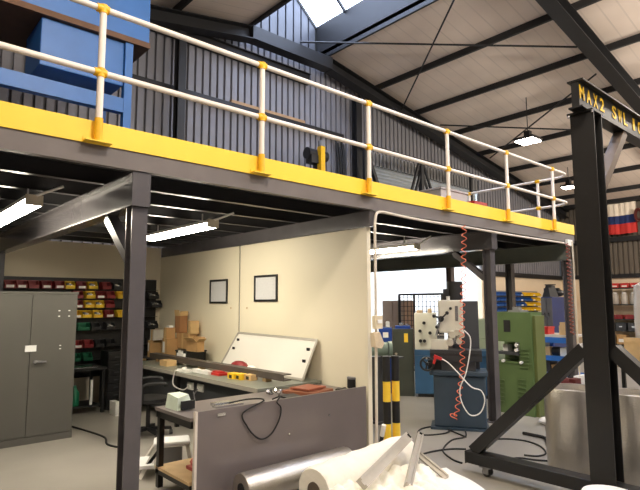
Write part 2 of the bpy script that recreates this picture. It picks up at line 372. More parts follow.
# ------------------------------------------------------------------ guard rail
RT, RM = 3.963, 3.449
px = [-1.72, -.2, 1.314, 2.811, 4.288, 5.81, 7.34, 8.865]
gr = thing('guard_rail', 'cream tubular guard rail with yellow joints along the mezzanine edge', 'railing', (4, MY + .05, DECK))
ry = MY - .048; ex = 9.60
def rail(z, nm):
    pts = [(MX0, ry, z), (9.3, ry, z)]
    for k in range(7):
        a = k / 6 * PI / 2; pts.append((9.3 + .30 * math.sin(a), ry + .30 - .30 * math.cos(a), z))
    pts += [(ex, 7.6, z)]
    MB().tube(pts, .024, 10).build(nm, RAILW, gr, smooth=True)
rail(RT, 'top_rail'); rail(RM, 'mid_rail')
posts = [(x, ry) for x in px] + [(ex, 4.62), (ex, 6.1), (ex, 7.58)]
for x, y in posts:
    p = MB().cyl((x, y, DECK + .19), (x, y, RT), .026, n=12).build('rail_post', RAILW, gr, smooth=True)
    MB().cyl((x, y, DECK + (.012 if y == ry else .0225)), (x, y, DECK + .19), .031, n=12).build('post_foot', YELJ, p, smooth=True)['label'] = 'yellow socket at the foot of the post'
    for z in (RT, RM):
        mb = MB().cyl((x, y, z - .036), (x, y, z + (.034 if z == RM else .03)), .032, n=12)
        d = (0.05, 0, 0) if y == ry else (0, .05, 0)
        mb.cyl(Vector((x, y, z)) - Vector(d), Vector((x, y, z)) + Vector(d) * .8, .032, n=12)
        mb.build('joint_clamp', YELJ, p, smooth=True)['label'] = 'yellow joint clamp'
    if y == ry: MB().box((x - .10, MY - .085, DECK + .002), (x + .10, MY - .0125, DECK + .0115)).box((x - .1, MY - .02, DECK + .0115), (x + .1, MY - .0125, DECK + .04)).build('fixing_bracket', YEL, p)
# ------------------------------------------------------------------ things on the mezzanine
DK = DECK + .02
bp = thing('blue_steel_press', 'big blue steel press frame with a box body on the mezzanine', 'machine', (1.5, 6.5, DK))
MB().box((-1.2, 6.0, 4.86), (2.53, 7.0, 5.9)).build('top_tank', BLUE, bp, bevel=.01)
MB().box((-1.2, 5.98, 4.79), (2.53, 7.0, 4.858)).build('timber_bearer', RUST, bp)['label'] = 'brown timber bearer under the blue tank'
MB().box((1.34, 6.04, 4.25), (2.24, 6.7, 4.788)).build('box_body', BLUE, bp, bevel=.01)
MB().box((-1.2, 6.0, 3.92), (2.24, 6.1, 4.09)).build('lower_rail', BLUE, bp)
for x, y in ((2.29, 6.05), (2.29, 6.9), (-1.1, 6.05), (-1.1, 6.9)):
    MB().box((x - .045, y - .045, DK), (x + .045, y + .045, 4.788)).build('leg', BLUE, bp)
MB().box((-1.2, 6.2, 3.2), (2.2, 6.8, 3.26)).build('lower_tray', BLUED, bp)
for i, (x0, x1, h, m) in enumerate(((.55, .95, .35, GREYP), (1.25, 1.85, .30, WHITE))):
    tag(MB().box((x0, 6.28, 3.262), (x1, 6.7, 3.262 + h)).box((x0 - .01, 6.27, 3.262 + h), (x1 + .01, 6.71, 3.285 + h)).build('storage_box', m), ('grey' if i == 0 else 'white') + ' lidded box on the low tray of the blue press', 'box')
hx = P(314, 150, 'Y', YB - .5)
ho = thing('hand_winch', 'yellow and black hand winch standing against the ribbed wall', 'winch', (hx.x, YB - .6, DK))
w = P(313, 168, 'Y', YB - .6)
b0 = Vector((hx.x, YB - .6, 0))
MB().box((b0.x - .14, b0.y - .25, DK), (b0.x + .14, b0.y + .12, 3.9)).build('yellow_body', YEL, ho, bevel=.01)
MB().box((b0.x - .07, b0.y - .24, 3.9), (b0.x + .06, b0.y - .10, 5.42)).build('yellow_mast', YELJ, ho)
MB().box((b0.x - .05, b0.y - .1, 3.9), (b0.x + .05, b0.y + .08, 5.1)).cyl((b0.x - .28, b0.y, 5.25), (b0.x + .3, b0.y, 5.25), .13, n=18).cyl((b0.x - .32, b0.y, 5.25), (b0.x - .26, b0.y, 5.25), .14, n=18).box((b0.x - .3, b0.y - .16, 5.0), (b0.x - .08, b0.y + .05, 5.2)).build('black_drum', BLACKP, ho, smooth=True)
MB().cyl((b0.x + .02, b0.y - .16, 5.421), (b0.x + .02, b0.y - .16, 5.56), .09, n=12).build('grey_motor', GREYP, ho, smooth=True)
cb = thing('cable_bundle', 'bundle of black hanging cables beside the dark gable post', 'cable', (9.5, YB - .3, DK))
for k in range(5):
    x = 9.32 + .07 * k
    MB().tube([(x, YB - .12, 6.0 - .1 * (k % 3)), (x + .04 * math.sin(k), YB - .2, 5.2), (x - .05, YB - .17, 4.3), (x + .03, YB - .22, DK + .04)], .028, 6, smooth=6).build('cable', RUBBER, cb, smooth=True)
p0, p1 = P(441, 195, 'Y', 5.4), P(467, 195, 'Y', 5.4)
t = thing('plywood_panel_crate', 'pale grey crate on the mezzanine near the right end of the rail', 'crate', ((p0.x + p1.x) / 2, 5.6, DK))
zt_ = P(450, 189, 'Y', 5.4).z
MB().box((p0.x, 5.4, DK), (p1.x, 5.9, zt_ - .03)).build('body', mat('pale_grey_board', (178, 172, 168), .7, 0, .06, 4), t)
MB().box((p0.x - .02, 5.38, zt_ - .03), (p1.x + .02, 5.92, zt_)).build('lid', mat('pale_grey_board', (178, 172, 168)), t)
for i, (a, b, hh, m) in enumerate(((474, 486, 201, REDP), (488, 500, 207, BINRED))):
    u, v = P(a, hh, 'Y', 4.9), P(b, hh, 'Y', 4.9)
    tag(MB().box((u.x, 4.9, DK), (v.x, 5.2, u.z)).box((u.x - .015, 4.885, u.z - .05), (v.x + .015, 5.215, u.z + .005)).build('storage_tub', m), ('bright red tub on the mezzanine left of the dark red one' if i == 0 else 'dark red tub on the mezzanine behind the rail post'), 'tub')

# ================================================================== OFFICE BAY UNDER THE MEZZANINE
PX = 4.395                                  # partition face
OB = 9.55                                   # back wall of the bay
mb = MB().box((PX, MY + .12, 0), (PX + .05, 6.79, 2.56)).box((PX, 6.82, 0), (PX + .05, OB, 2.56)).box((PX + .01, 6.785, 0), (PX + .04, 6.825, 2.56), CABG)
struct(mb, 'wall_partition', CREAM)
struct(MB().box((PX - .006, MY + .10, 0), (PX + .056, MY + .118, 2.562)), 'trim_4', CREAM)
struct(MB().box((-8, OB, 0), (PX, OB + .05, 2.74)), 'wall_office_back', CREAMW)
# double door cabinet
cx0, cx1, cy0, cy1, ch = 1.16, 2.235, 7.31, 7.80, 1.835
t = thing('steel_cabinet', 'tall grey double door steel cabinet in the office corner', 'cabinet', ((cx0 + cx1) / 2, 7.55, 0))
MB().box((cx0, cy0 + .02, .0), (cx1, cy1, ch - .02)).build('carcass', CABG, t)
MB().box((cx0 - .006, cy0, ch - .02), (cx1 + .006, cy1 + .005, ch + .012)).build('top', CABG, t, bevel=.004)
MB().box((cx0, cy0 + .004, 0), (cx1, cy0 + .019, .085)).build('plinth', CABG, t)
sm = 1.697
for a, b, s in ((cx0 + .012, sm - .003, 0), (sm + .003, cx1 - .012, 1)):
    mb = MB().box((a, cy0, .09), (b, cy0 + .018, ch - .025))
    d = mb.build('door', CABG, t, bevel=.003)
    v = MB()
    vx = [b - .10, b - .22] if s else [a + .13]
    for x in vx:
        for z in (1.60, 1.53): v.box((x, cy0 - .003, z), (x + .022, cy0 - .0005, z + .012))
    if s:
        v.box((b - .19, cy0 - .003, 1.16), (b - .168, cy0 - .0005, 1.172)).box((b - .19, cy0 - .003, 1.12), (b - .168, cy0 - .0005, 1.132))
    v.build('vent_holes', WHITE, d)
    if s:
        MB().box((sm - .055, cy0 - .012, 1.11), (sm + .07, cy0 - .001, 1.185)).build('lock_plate', WHITE, d)['label'] = 'pale lock plate'
        MB().cyl((sm + .06, cy0 - .03, .985), (sm + .06, cy0 - .001, .985), .022, n=12).bar((sm + .055, cy0 - .03, .985), (sm + .19, cy0 - .035, .98), .02, .022).build('handle', CHROME, d)['label'] = 'bright lever handle'
# ------------------------------------------------------------------ storage bins on the back wall
LV = MB().box((1.62, OB - .04, .45), (4.3, OB - .002, 2.13))
for py in (289, 298.5, 308, 318, 330.5, 348, 361): LV.box((1.78, OB - .17, P(85, py, 'Y', OB - .24).z - .008), (4.28, OB - .04, P(85, py, 'Y', OB - .24).z - .001))
tag(LV.build('louvre_panel', BLACKP), 'black louvred panel carrying the coloured bins on the office wall', 'bin panel')
BINP = {}
def make_bin(w, m, lab, contents):
    """an open fronted picking bin, mouth towards -Y, origin at its back bottom edge"""
    h, d, t = .125, .2, .006
    mb = MB(); a = w / 2
    mb.box((-a, -d, 0), (a, 0, t)).box((-a, -t, 0), (a, 0, h)).box((-a, -d, 0), (a, -d + t, h * .45))
    for s in (-1, 1):
        x0, x1 = (s * a, s * (a - t))
        mb.faces([(x0, 0, 0), (x0, -d, 0), (x0, -d, h * .45), (x0, -d * .62, h), (x0, 0, h), (x1, 0, 0), (x1, -d, 0), (x1, -d, h * .45), (x1, -d * .62, h), (x1, 0, h)],
                 [(0, 1, 2, 3, 4), (9, 8, 7, 6, 5), (0, 5, 6, 1), (1, 6, 7, 2), (2, 7, 8, 3), (3, 8, 9, 4), (4, 9, 5, 0)])
    mb.box((-a - .004, -d * .66, h - .008), (a + .004, -d * .6, h + .004))
    o = mb.build('storage_bin', m); off = o.location.copy(); o.data.transform(Matrix.Translation(off)); o.location = (0, 0, 0)
    if lab: MB().box((-a * .72, -d - .004, .010), (a * .72, -d - .0005, .05)).build('label_card', PAPER, o, local=True)
    if contents:
        q = MB()
        for k in range(5): q.box((-a * .8 + k * a * .32, -d * .8 + .01 * (k % 2), t), (-a * .8 + k * a * .32 + .03, -d * .3, .06 + .012 * (k * 7 % 4)), (PAPER, GREYP, CHROME)[k % 3])
        q.build('bin_contents', GREYP, o, local=True)
    return o
BM = {'red': BINRED, 'yellow': BINYEL, 'green': BINGRN, 'black': BINBLK, 'blue': BINBLU}
def put_bin(x, y, z, col, w, lab, con, label, group):
    k = (col, w, lab, con)
    if k not in BINP: o = BINP[k] = make_bin(w, BM[col], lab, con)
    else: o = copy_tree(BINP[k])
    o.location = (x, y, z); tag(o, label, 'storage bin', group); return o
rows = [
 (289, 'top row', [(10, 'red', 1), (22, 'red', 1), (34, 'red', 0), (47, 'red', 1), (60, 'red', 1), (70.5, 'yellow', 2), (82, 'red', 1), (93.5, 'yellow', 2), (107, 'red', 0), (118, 'black', 2)]),
 (298.5, 'second row', [(79, 'red', 0), (91, 'yellow', 2), (101, 'red', 1), (111, 'red', 0), (122, 'yellow', 0)]),
 (308, 'third row', [(79, 'red', 1), (90, 'yellow', 2), (100, 'yellow', 2), (110.5, 'red', 0)]),
 (318, 'fourth row', [(77, 'yellow', 1), (87, 'yellow', 2), (98.5, 'yellow', 2), (110, 'red', 1), (122, 'yellow', 0)]),
 (330.5, 'fifth row', [(84, 'green', 0), (96, 'black', 0), (111, 'black', 2)]),
 (348, 'sixth row', [(78, 'red', 1), (89, 'red', 0), (100, 'black', 0), (111, 'black', 0)]),
 (361, 'seventh row', [(76, 'green', 0), (88, 'green', 0), (110, 'black', 2)]),
]
for py, rn, items in rows:
    cnt = {}
    for px_, col, ty in items:
        cnt[col] = cnt.get(col, 0) + 1
    seen = {}
    for px_, col, ty in items:
        p = P(px_, py, 'Y', OB - .24); seen[col] = seen.get(col, 0) + 1
        w = .2 if col == 'green' and py < 340 else .148
        des = {0: 'plain', 1: 'white labelled', 2: 'filled'}[ty]
        lb = '%s %s bin, %s, %s of office panel' % (des, 'dark red' if col == 'red' else col, '%s %s one from left' % (ORD[seen[col] - 1], col) if cnt[col] > 1 else 'only %s one' % col, rn)
        put_bin(p.x, OB - .042, P(85, py, 'Y', OB - .24).z, col, w, ty == 1, ty == 2, lb, 'bins on the office wall panel')
for k, (px_, py) in enumerate(((154, 298.5), (157, 308), (153, 330.5), (155, 348))):
    p = P(px_, py, 'Y', OB - .24)
    put_bin(p.x, OB - .042, P(85, py, 'Y', OB - .24).z, 'black', .2, False, True, 'black bin right of the grey column, %s from the top' % ORD[k], 'black bins beside the cardboard boxes')
# dark clutter under the bins
t = thing('black_work_table', 'low black table under the bins beside the grey cabinet', 'table', (3.0, 9.0, 0))
MB().box((2.55, 8.62, .66), (3.12, 9.25, .70)).build('table_top', BLACKP, t)
for x in (2.59, 3.08):
    for y in (8.66, 9.21): MB().box((x - .02, y - .02, 0), (x + .02, y + .02, .66)).build('leg', BLACKP, t)
MB().box((2.6, 8.68, .1), (3.05, 9.2, .12)).build('shelf', BLACKP, t)
tag(MB().box((2.62, 8.66, .702), (2.98, 8.92, .716)).build('metal_tray', CHROME), 'thin pale metal tray on the low black table', 'tray')
tag(MB().lathe((2.70, 8.8, .122), [(0, 0), (.065, 0), (.07, .02), (.07, .2), (.03, .26), (.028, .3), (0, .3)], 16).build('green_bottle', BINGRN, smooth=True), 'green plastic bottle on the lower shelf of the black table', 'bottle')
tag(MB().cyl((2.93, 8.74, .124), (2.935, 8.745, .50), .022, n=12).build('white_tube', PAPER, smooth=True), 'white tube standing on the lower shelf of the black table', 'tube')
t = thing('drawer_tower', 'narrow black tower of shallow drawers right of the low black table', 'drawer unit', (3.33, 8.9, 0))
MB().box((3.18, 8.75, .0), (3.45, 9.1, .92)).build('frame', BLACKP, t)
for k in range(7):
    d = MB().box((3.19, 8.73, .06 + k * .12), (3.44, 8.749, .06 + k * .12 + .1)).build('drawer', BLACKP, t)
    MB().box((3.28, 8.715, .1 + k * .12), (3.35, 8.729, .115 + k * .12)).build('drawer_pull', DGREY, d)
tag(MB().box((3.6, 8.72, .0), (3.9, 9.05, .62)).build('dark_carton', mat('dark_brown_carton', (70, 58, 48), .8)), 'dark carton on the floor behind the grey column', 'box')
t = thing('small_carton', 'small open tan carton on top of the dark carton behind the column', 'box', (3.7, 8.88, .622))
MB().box((3.58, 8.76, .622), (3.82, 9.0, .76)).build('body', CARDL, t)
MB().box((3.5, 8.76, .75), (3.579, 9.0, .758)).build('flap', CARDL, t)
tag(MB().bar((3.33, 8.58, .005), (3.56, 8.68, .70), .025, .025).build('wooden_stick', WOOD), 'wooden stick leaning against the dark carton', 'stick')
tag(MB().box((3.12, 8.2, 0), (3.36, 8.45, .16)).box((3.12, 8.2, .16), (3.2, 8.45, .2)).build('paper_bundle', PAPER), 'bundle of white papers on the floor behind the column', 'papers')
tag(MB().tube([P(70, 426, 'Z', .012), P(84, 430, 'Z', .012), P(104, 437, 'Z', .012), P(107, 444, 'Z', .012), P(117, 447, 'Z', .012)], .012, 6, smooth=6).build('floor_cable', RUBBER, smooth=True), 'black cable on the floor between the cabinet and the column', 'cable')
# ------------------------------------------------------------------ long bench along the partition
BT = .75
t = thing('long_workbench', 'long grey-green workbench with dark apron along the cream partition', 'workbench', (3.95, 6.9, 0))
MB().box((3.44, 4.93, BT - .03), (PX - .01, 8.6, BT)).build('bench_top', mat('grey_green_laminate', (128, 132, 120), .35, .1, .08, 3), t)
MB().box((3.43, 4.93, BT - .045), (3.438, 8.6, BT + .004)).build('edge_strip', ALU, t)['label'] = 'pale metal edge strip'
MB().box((3.62, 4.95, .1), (3.65, 8.56, BT - .032)).build('apron_panel', DGREY, t)
for y in (5.0, 6.95, 8.53):
    for x in (3.5, 4.33): MB().box((x - .025, y - .025, 0), (x + .025, y + .025, BT - .031)).build('leg', BLACKST, t)
t = thing('corner_table', 'dark low corner table carrying the cardboard boxes behind the bench', 'table', (4.2, 9.05, 0))
MB().box((3.98, 8.61, BT - .03), (PX - .01, 9.36, BT)).build('table_top', DGREY, t)
for y in (8.66, 9.31):
    for x in (4.02, 4.33): MB().box((x - .02, y - .02, 0), (x + .02, y + .02, BT - .031)).build('leg', BLACKST, t)
t = thing('steel_channel', 'long dark steel channel raised on blocks along the long workbench', 'channel', (3.85, 7.2, BT))
MB().box((3.8, 4.94, .795), (3.812, 8.58, .873)).box((3.812, 4.94, .861), (3.92, 8.58, .873)).box((3.812, 4.94, .795), (3.92, 8.58, .807)).build('channel_section', mat('dark_brown_grey_steel', (84, 76, 70), .5, .1, .1, 5), t)
for y in (5.3, 6.9, 8.3): MB().box((3.82, y, BT + .001), (3.90, y + .08, .794)).build('block', WOOD, t)
SH = BT + .001
def box_thing(label, x0, pxl, pxr, pyt, m, depth=.22, base=SH, flaps=0, tilt=0., rz=0., tape=None, pyb=None, roll=0.):
    """a carton whose left edge and right (far) edge are seen at pxl, pxr and whose top is seen at pyt"""
    yb_, ya = P(pxl, 340, 'X', x0).y, P(pxr, 340, 'X', x0 + depth).y
    zt = P((pxl + pxr) / 2, pyt, 'X', x0).z; zb = base
    cy = (ya + yb_) / 2; w = max(.1, yb_ - ya); h = zt - zb
    t = thing('cardboard_box', label, 'box', (x0 + depth / 2, cy, zb), 0, 'cardboard boxes beside the partition'); t.rotation_euler = (tilt, roll, rz)
    a, b = depth / 2, w / 2
    if flaps:
        e = .006
        MB().box((-a, -b, 0), (a, b, e)).box((-a, -b, 0), (-a + e, b, h)).box((a - e, -b, 0), (a, b, h)).box((-a, -b, 0), (a, -b + e, h)).box((-a, b - e, 0), (a, b, h)).build('carton', m, t, local=True)
        MB().box((-a - .001, -b, h), (-a + .005, b, h + .10), rot=Matrix.Rotation(-.9 if flaps == 1 else -.15, 3, 'Y'), piv=(-a, 0, h)).build('flap', CARDL, t, local=True)
        MB().box((a - .005, -b, h), (a, b, h + .07), rot=Matrix.Rotation(.2, 3, 'Y'), piv=(a, 0, h)).build('flap', m, t, local=True)
        MB().box((-a, -b, h), (a, -b + .005, h + .08), rot=Matrix.Rotation(.9 if flaps == 1 else .2, 3, 'X'), piv=(0, -b, h)).build('flap', CARDL, t, local=True)
    else:
        MB().box((-a, -b, 0), (a, b, h)).build('carton', m, t, local=True)
        MB().box((-a - .001, -.03, 0), (a + .001, .03, h + .001)).build('tape', CARDL, t, local=True)
    if tape: MB().box((-a - .002, -b * .1, h * .35), (-a - .0005, b * .8, h * .85)).build('shipping_label', PAPER, t, local=True)
    return zb + h
A = box_thing('brown carton with white label at the far left of the box stack', 4.02, 148, 162, 341, CARD, tape=True)
box_thing('small white carton on top of the far left brown carton', 4.04, 150, 163, 330, mat('white_carton', (206, 200, 186), .8), depth=.18, base=A + .002)
B = box_thing('brown carton with white label in the middle of the box stack', 3.99, 162.5, 178, 339, CARD, tape=True, depth=.2)
Cc = box_thing('small brown carton standing on the middle carton, white scrap on it', 4.0, 164, 174.5, 328, CARD, depth=.16, base=B + .002)
p = P(169, 327, 'X', 4.05)
tag(MB().box((4.03, p.y - .05, Cc + .002), (4.10, p.y + .06, Cc + .035)).build('white_packet', PAPER), 'small white packet on top of the small brown carton', 'packet')
p = P(180, 350, 'X', 3.95)
tag(MB().box((3.945, p.y - .12, SH), (3.985, p.y + .10, SH + .16)).box((3.95, p.y - .05, SH + .16), (3.98, p.y + .06, SH + .20)).build('white_foam_packs', PAPER), 'white packs standing before the cartons behind the steel channel', 'packs')
pa, pb = P(176, 352, 'X', 4.0), P(206, 352, 'X', 4.34)
TR = P(195, 352.5, 'X', 4.0).z
tag(MB().box((4.0, pb.y, SH), (4.34, pa.y, TR - .02)).box((3.99, pb.y - .01, TR - .02), (4.35, pa.y + .01, TR)).build('black_tray', BLACKP), 'black crate under the open carton beside the partition', 'crate')
D = box_thing('open carton with raised light flaps on the black crate', 4.02, 187, 204, 342, CARD, base=TR + .002, flaps=1, depth=.13, rz=.06)
Eb = box_thing('brown carton tipped behind the open carton on the black crate', 4.17, 176, 198, 334, CARD, depth=.16, base=TR + .002, rz=-.04)
box_thing('tall open carton with torn flaps at the top of the stack', 4.18, 174.5, 187, 316, mat('dark_cardboard', (160, 116, 76), .8, 0, .1, 8), depth=.15, base=Eb + .002, flaps=2, rz=.05)
box_thing('plain carton lying right of the torn open carton at the top', 4.18, 187.5, 199, 321, CARDL, depth=.15, base=Eb + .002, rz=-.12)
# bench clutter
def small(name, label, cat, px_, py_, fn, z=BT + .001, ax='Z', grp=None):
    p = P(px_, py_, ax, z); return tag(fn(p), label, cat, grp)
small('x', 'small tan carton on the bench under the shelf, far end', 'box', 163, 366, lambda p: MB().box((p.x, p.y - .12, p.z), (p.x + .16, p.y + .12, p.z + .085)).build('parts_carton', CARDL))
small('x', 'white plug adaptor lying on the bench under the shelf', 'plug', 181, 372, lambda p: MB().box((p.x, p.y - .13, p.z), (p.x + .1, p.y + .12, p.z + .035)).cyl((p.x + .05, p.y, p.z + .035), (p.x + .05, p.y, p.z + .06), .03, n=10).build('plug_adaptor', PAPER))
small('x', 'white power strip lying on the bench left of the red packet', 'power strip', 200, 373.5, lambda p: MB().box((p.x, p.y - .2, p.z), (p.x + .07, p.y + .22, p.z + .045)).box((p.x + .015, p.y - .16, p.z + .045), (p.x + .055, p.y - .05, p.z + .055)).build('power_strip', PAPER))
small('x', 'red packet lying on the bench left of the yellow boxes', 'packet', 213, 375, lambda p: MB().box((p.x, p.y - .16, p.z), (p.x + .16, p.y + .18, p.z + .03)).box((p.x + .03, p.y - .1, p.z + .03), (p.x + .12, p.y + .05, p.z + .045)).build('red_packet', REDP))
for k, (q, m) in enumerate(((229, BINYEL), (236, BINYEL), (246, CARDL))):
    small('x', ['small yellow box on the bench, left one of two', 'small yellow box on the bench, right one of two', 'small tan box right of the yellow boxes on the bench'][k], 'box', q, 379 + k * .8, lambda p: MB().box((p.x + .02, p.y - .07, p.z), (p.x + .12, p.y + .07, p.z + .07)).box((p.x + .018, p.y - .03, p.z + .01), (p.x + .0195, p.y + .03, p.z + .05), BLACKP).build('parts_box', m))
p = P(238, 364, 'X', 4.0)
tag(MB().sphere((4.02, p.y, BT + .085), .13, n=14, sc=(.7, 1.4, .64)).build('red_cloth', BINRED, smooth=True), 'dark red cloth bundle before the whiteboard behind the steel channel', 'cloth')
p = P(247, 367, 'X', 4.0)
tag(MB().sphere((4.02, p.y - .07, BT + .066), .10, n=12, sc=(.7, 1.0, .64)).build('white_rag', PAPER, smooth=True), 'white rag behind the steel channel right of the red cloth', 'rag')
# whiteboard
bl, br = Vector((4.17, 6.95, SH + .017)), Vector((4.17, 5.03, SH + .017))
tl, tr_ = Vector((4.365, 6.77, 1.255)), Vector((4.365, 4.985, 1.235))
t = thing('whiteboard', 'white framed board leaning on the partition behind the steel channel', 'whiteboard', (4.2, 5.95, SH))
nrm = (tl - bl).cross(br - bl).normalized()
if nrm.x < 0: nrm = -nrm
br2 = Vector((4.12, 4.97, SH + .002)); low = .115
n2 = nrm * .012
MB().faces([bl, br, tr_, tl, bl + n2, br + n2, tr_ + n2, tl + n2], [(0, 1, 2, 3), (7, 6, 5, 4), (0, 4, 5, 1), (1, 5, 6, 2), (2, 6, 7, 3), (3, 7, 4, 0)]).build('board', mat('gloss_whiteboard', (232, 228, 218), .25, 0, .02, 2), t)
for a, b in ((bl, br), (br, tr_), (tr_, tl), (tl, bl)): MB().bar(a - nrm * .002, b - nrm * .002, .03, .012, up=nrm).build('frame_strip', ALU, t)
for a, b, k in ((tl, bl, .2), (tl, bl, .45), (tr_, br, .25), (tr_, br, .55)):
    q = a.lerp(b, k); q = q + (Vector((0, -.1, 0)) if a is tl else Vector((0, .1, 0))) - nrm * .006
    MB().box(q - Vector((.004, .03, .018)), q + Vector((.004, .03, .018))).build('clip', BLACKP, t)
# framed notices
for k, (a, b, c, d) in enumerate(((7.665, 7.13, 1.69, 2.07), (6.395, 5.84, 1.715, 2.09))):
    t = thing('framed_notice', 'black framed white notice on the cream partition, ' + ('left one' if k == 0 else 'right one'), 'picture frame', (PX, (a + b) / 2, c), group='framed notices')
    mb = MB(); x = PX - .02
    mb.box((x, b, c), (PX - .001, b + .03, d)).box((x, a - .03, c), (PX - .001, a, d)).box((x, b + .03, c), (PX - .001, a - .03, c + .03)).box((x, b + .03, d - .03), (PX - .001, a - .03, d))
    mb.build('frame', BLACKP, t)
    MB().box((PX - .008, b + .03, c + .03), (PX - .002, a - .03, d - .03)).build('sheet', PAPERG, t)
for k, (px_, py_) in enumerate(((231, 308), (247, 308))):
    p = P(px_, py_, 'X', PX - .001); tag(MB().cyl((PX - .006, p.y, p.z), (PX - .0005, p.y, p.z), .014, n=10).build('wall_screw_cap', WOOD), 'small tan fixing cap on the partition, %s of the seam' % ('left' if k == 0 else 'right'), 'fixing')
# sockets on the bench apron
for k, (px_, py_) in enumerate(((190, 386), (200, 388))):
    p = P(px_, py_, 'X', 3.6)
    t = thing('wall_socket', 'white socket on the dark bench apron, ' + ('left one' if k == 0 else 'right one'), 'socket', (3.61, p.y, p.z))
    MB().box((3.595, p.y - .075, p.z - .05), (3.619, p.y + .075, p.z + .05)).build('face_plate', PAPER, t, bevel=.004)
    MB().box((3.57, p.y - .03, p.z - .025), (3.594, p.y + .03, p.z + .025)).build('plug', PAPER, t)
    top = P(186 if k == 0 else 199, 374, 'X', 3.45)
    end = Vector((3.46, top.y + .05, BT + .012)) if k == 0 else Vector((3.40, p.y - .45, .45))
    pts = [(3.565, p.y, p.z - .01), (3.52, p.y + .06, p.z - .05), (3.42, p.y + .14, p.z + .02), (3.41, p.y + .10, BT - .02), (3.415, p.y + .06, BT + .03), (3.47, p.y + .03, BT + .012)] if k == 0 else [(3.565, p.y, p.z - .01), (3.53, p.y + .02, p.z - .07), (3.5, p.y - .02, .5), (3.44, p.y - .25, .2), (3.42, p.y - .4, .012)]
    MB().tube(pts, .009, 6, smooth=6).build('lead', PAPER if k == 0 else GREYP, t, smooth=True)
# ------------------------------------------------------------------ grey desk with tall front sheet
DT = .72
t = thing('grey_desk', 'grey steel desk faced with one large grey sheet', 'desk', (3.3, 4.5, 0))
MB().box((2.24, 4.2, DT - .03), (4.33, 4.9, DT)).build('desk_top', DESKG, t)
f = MB().box((2.285, 4.16, .0), (4.36, 4.185, .772)).build('front_sheet', DESKG, t)
MB().box((2.262, 4.155, .0), (2.284, 4.19, .776)).build('edge_trim', mat('pale_edge_trim', (214, 204, 192), .5), f)['label'] = 'pale vertical edge strip'
p = P(221, 414.5, 'Y', 4.158)
MB().box((p.x - .04, 4.150, p.z - .012), (p.x + .045, 4.159, p.z + .014)).build('badge', CHROME, f)
for px_, py_ in ((329, 415), (289, 434)):
    p = P(px_, py_, 'Y', 4.158); MB().cyl((p.x, 4.152, p.z), (p.x, 4.159, p.z), .01, n=8).build('screw_head', CHROME, f)
for x, y in ((2.275, 4.84), (2.325, 4.235)): MB().box((x - .025, y - .025, 0), (x + .025, y + .025, DT - .031)).build('leg', BLACKST, t)
for y in (4.26, 4.84): MB().box((4.26, y - .025, 0), (4.31, y + .025, DT - .031)).build('leg', BLACKST, t)
MB().box((2.25, 4.21, DT - .09), (2.28, 4.89, DT - .031)).build('side_rail', BLACKST, t)
MB().box((2.25, 4.22, .16), (2.95, 4.88, .185)).build('lower_shelf', WOOD, t)['label'] = 'pale wooden lower shelf'
MB().box((2.25, 4.22, .12), (2.275, 4.88, .159)).build('shelf_rail', BLACKST, t)
t = thing('label_printer', 'pale green and black label printer on the left end of the desk', 'printer', (2.45, 4.72, DT))
pa, pb = P(175, 408, 'Y', 4.6), P(192, 408, 'Y', 4.6)
MB().faces([(pa.x, 4.56, DT + .001), (pb.x, 4.56, DT + .001), (pb.x, 4.80, DT + .001), (pa.x, 4.80, DT + .001), (pa.x + .02, 4.58, DT + .11), (pb.x - .03, 4.62, DT + .13), (pb.x - .03, 4.8, DT + .13), (pa.x + .02, 4.8, DT + .13)],
           [(0, 1, 2, 3), (4, 5, 6, 7), (0, 1, 5, 4), (1, 2, 6, 5), (2, 3, 7, 6), (3, 0, 4, 7)]).build('housing', mat('pale_green_plastic', (202, 214, 196), .5), t)
MB().box((pa.x + .035, 4.535, DT + .008), (pb.x - .005, 4.559, DT + .085)).build('front_mouth', BLACKP, t)['label'] = 'black front opening'
tag(MB().box((2.62, 4.42, DT + .001), (2.92, 4.5, DT + .02)).box((2.66, 4.5, DT + .001), (2.86, 4.6, DT + .03)).build('metal_clamp', CHROME), 'small metal clamp on the desk right of the printer', 'tool')
tag(MB().box((2.42, 4.30, .186), (2.9, 4.6, .215)).sphere((2.56, 4.44, .27), .13, n=12, sc=(1.4, 1.0, .45)).build('red_cloth_bag', mat('faded_red_cloth', (176, 92, 84), .85, 0, .1, 10)), 'faded red cloth bag on the lower desk shelf', 'bag')
# desk-end clutter
pts = [P(222, 407, 'Z', DT + .012), P(240, 401, 'Z', .79), P(248, 400, 'Z', .795)]
cp = [(2.75, 4.42, DT + .035), (2.9, 4.3, .79), (2.97, 4.155, .79)] + [P(x, y, 'Y', 4.14) for x, y in ((243, 413), (247, 426), (255, 436), (263, 439), (272, 433), (279, 420), (281, 408), (277, 402))] + [(3.2, 4.21, .79), (3.25, 4.4, DT + .015)]
tag(MB().tube(cp, .0075, 6, smooth=6).build('desk_cable', RUBBER, smooth=True), 'black cable drooping in a loop over the grey desk sheet', 'cable')
pj = P(353, 386, 'Z', DT)
jar = thing('black_jar', 'black round tin standing at the right end of the grey desk', 'jar', (4.20, 4.42, DT))
jx = P(353, 380, 'Y', 4.42)
MB().lathe((jx.x, 4.42, DT + .001), [(0, 0), (.065, 0), (.068, .01), (.068, .10), (0, .10)], 20).build('tin', BLACKP, jar, smooth=True)
MB().lathe((jx.x, 4.42, DT + .102), [(0, 0), (.07, 0), (.07, .022), (.05, .026), (0, .026)], 20).build('lid', mat('grey_lid', (110, 110, 112), .4), jar, smooth=True)
jar.location.x
tag(MB().box((3.62, 4.32, DT + .001), (4.02, 4.72, DT + .035), rot=RZ(.25)).build('brown_board', BROWN), 'reddish brown board lying on the right half of the grey desk', 'board')
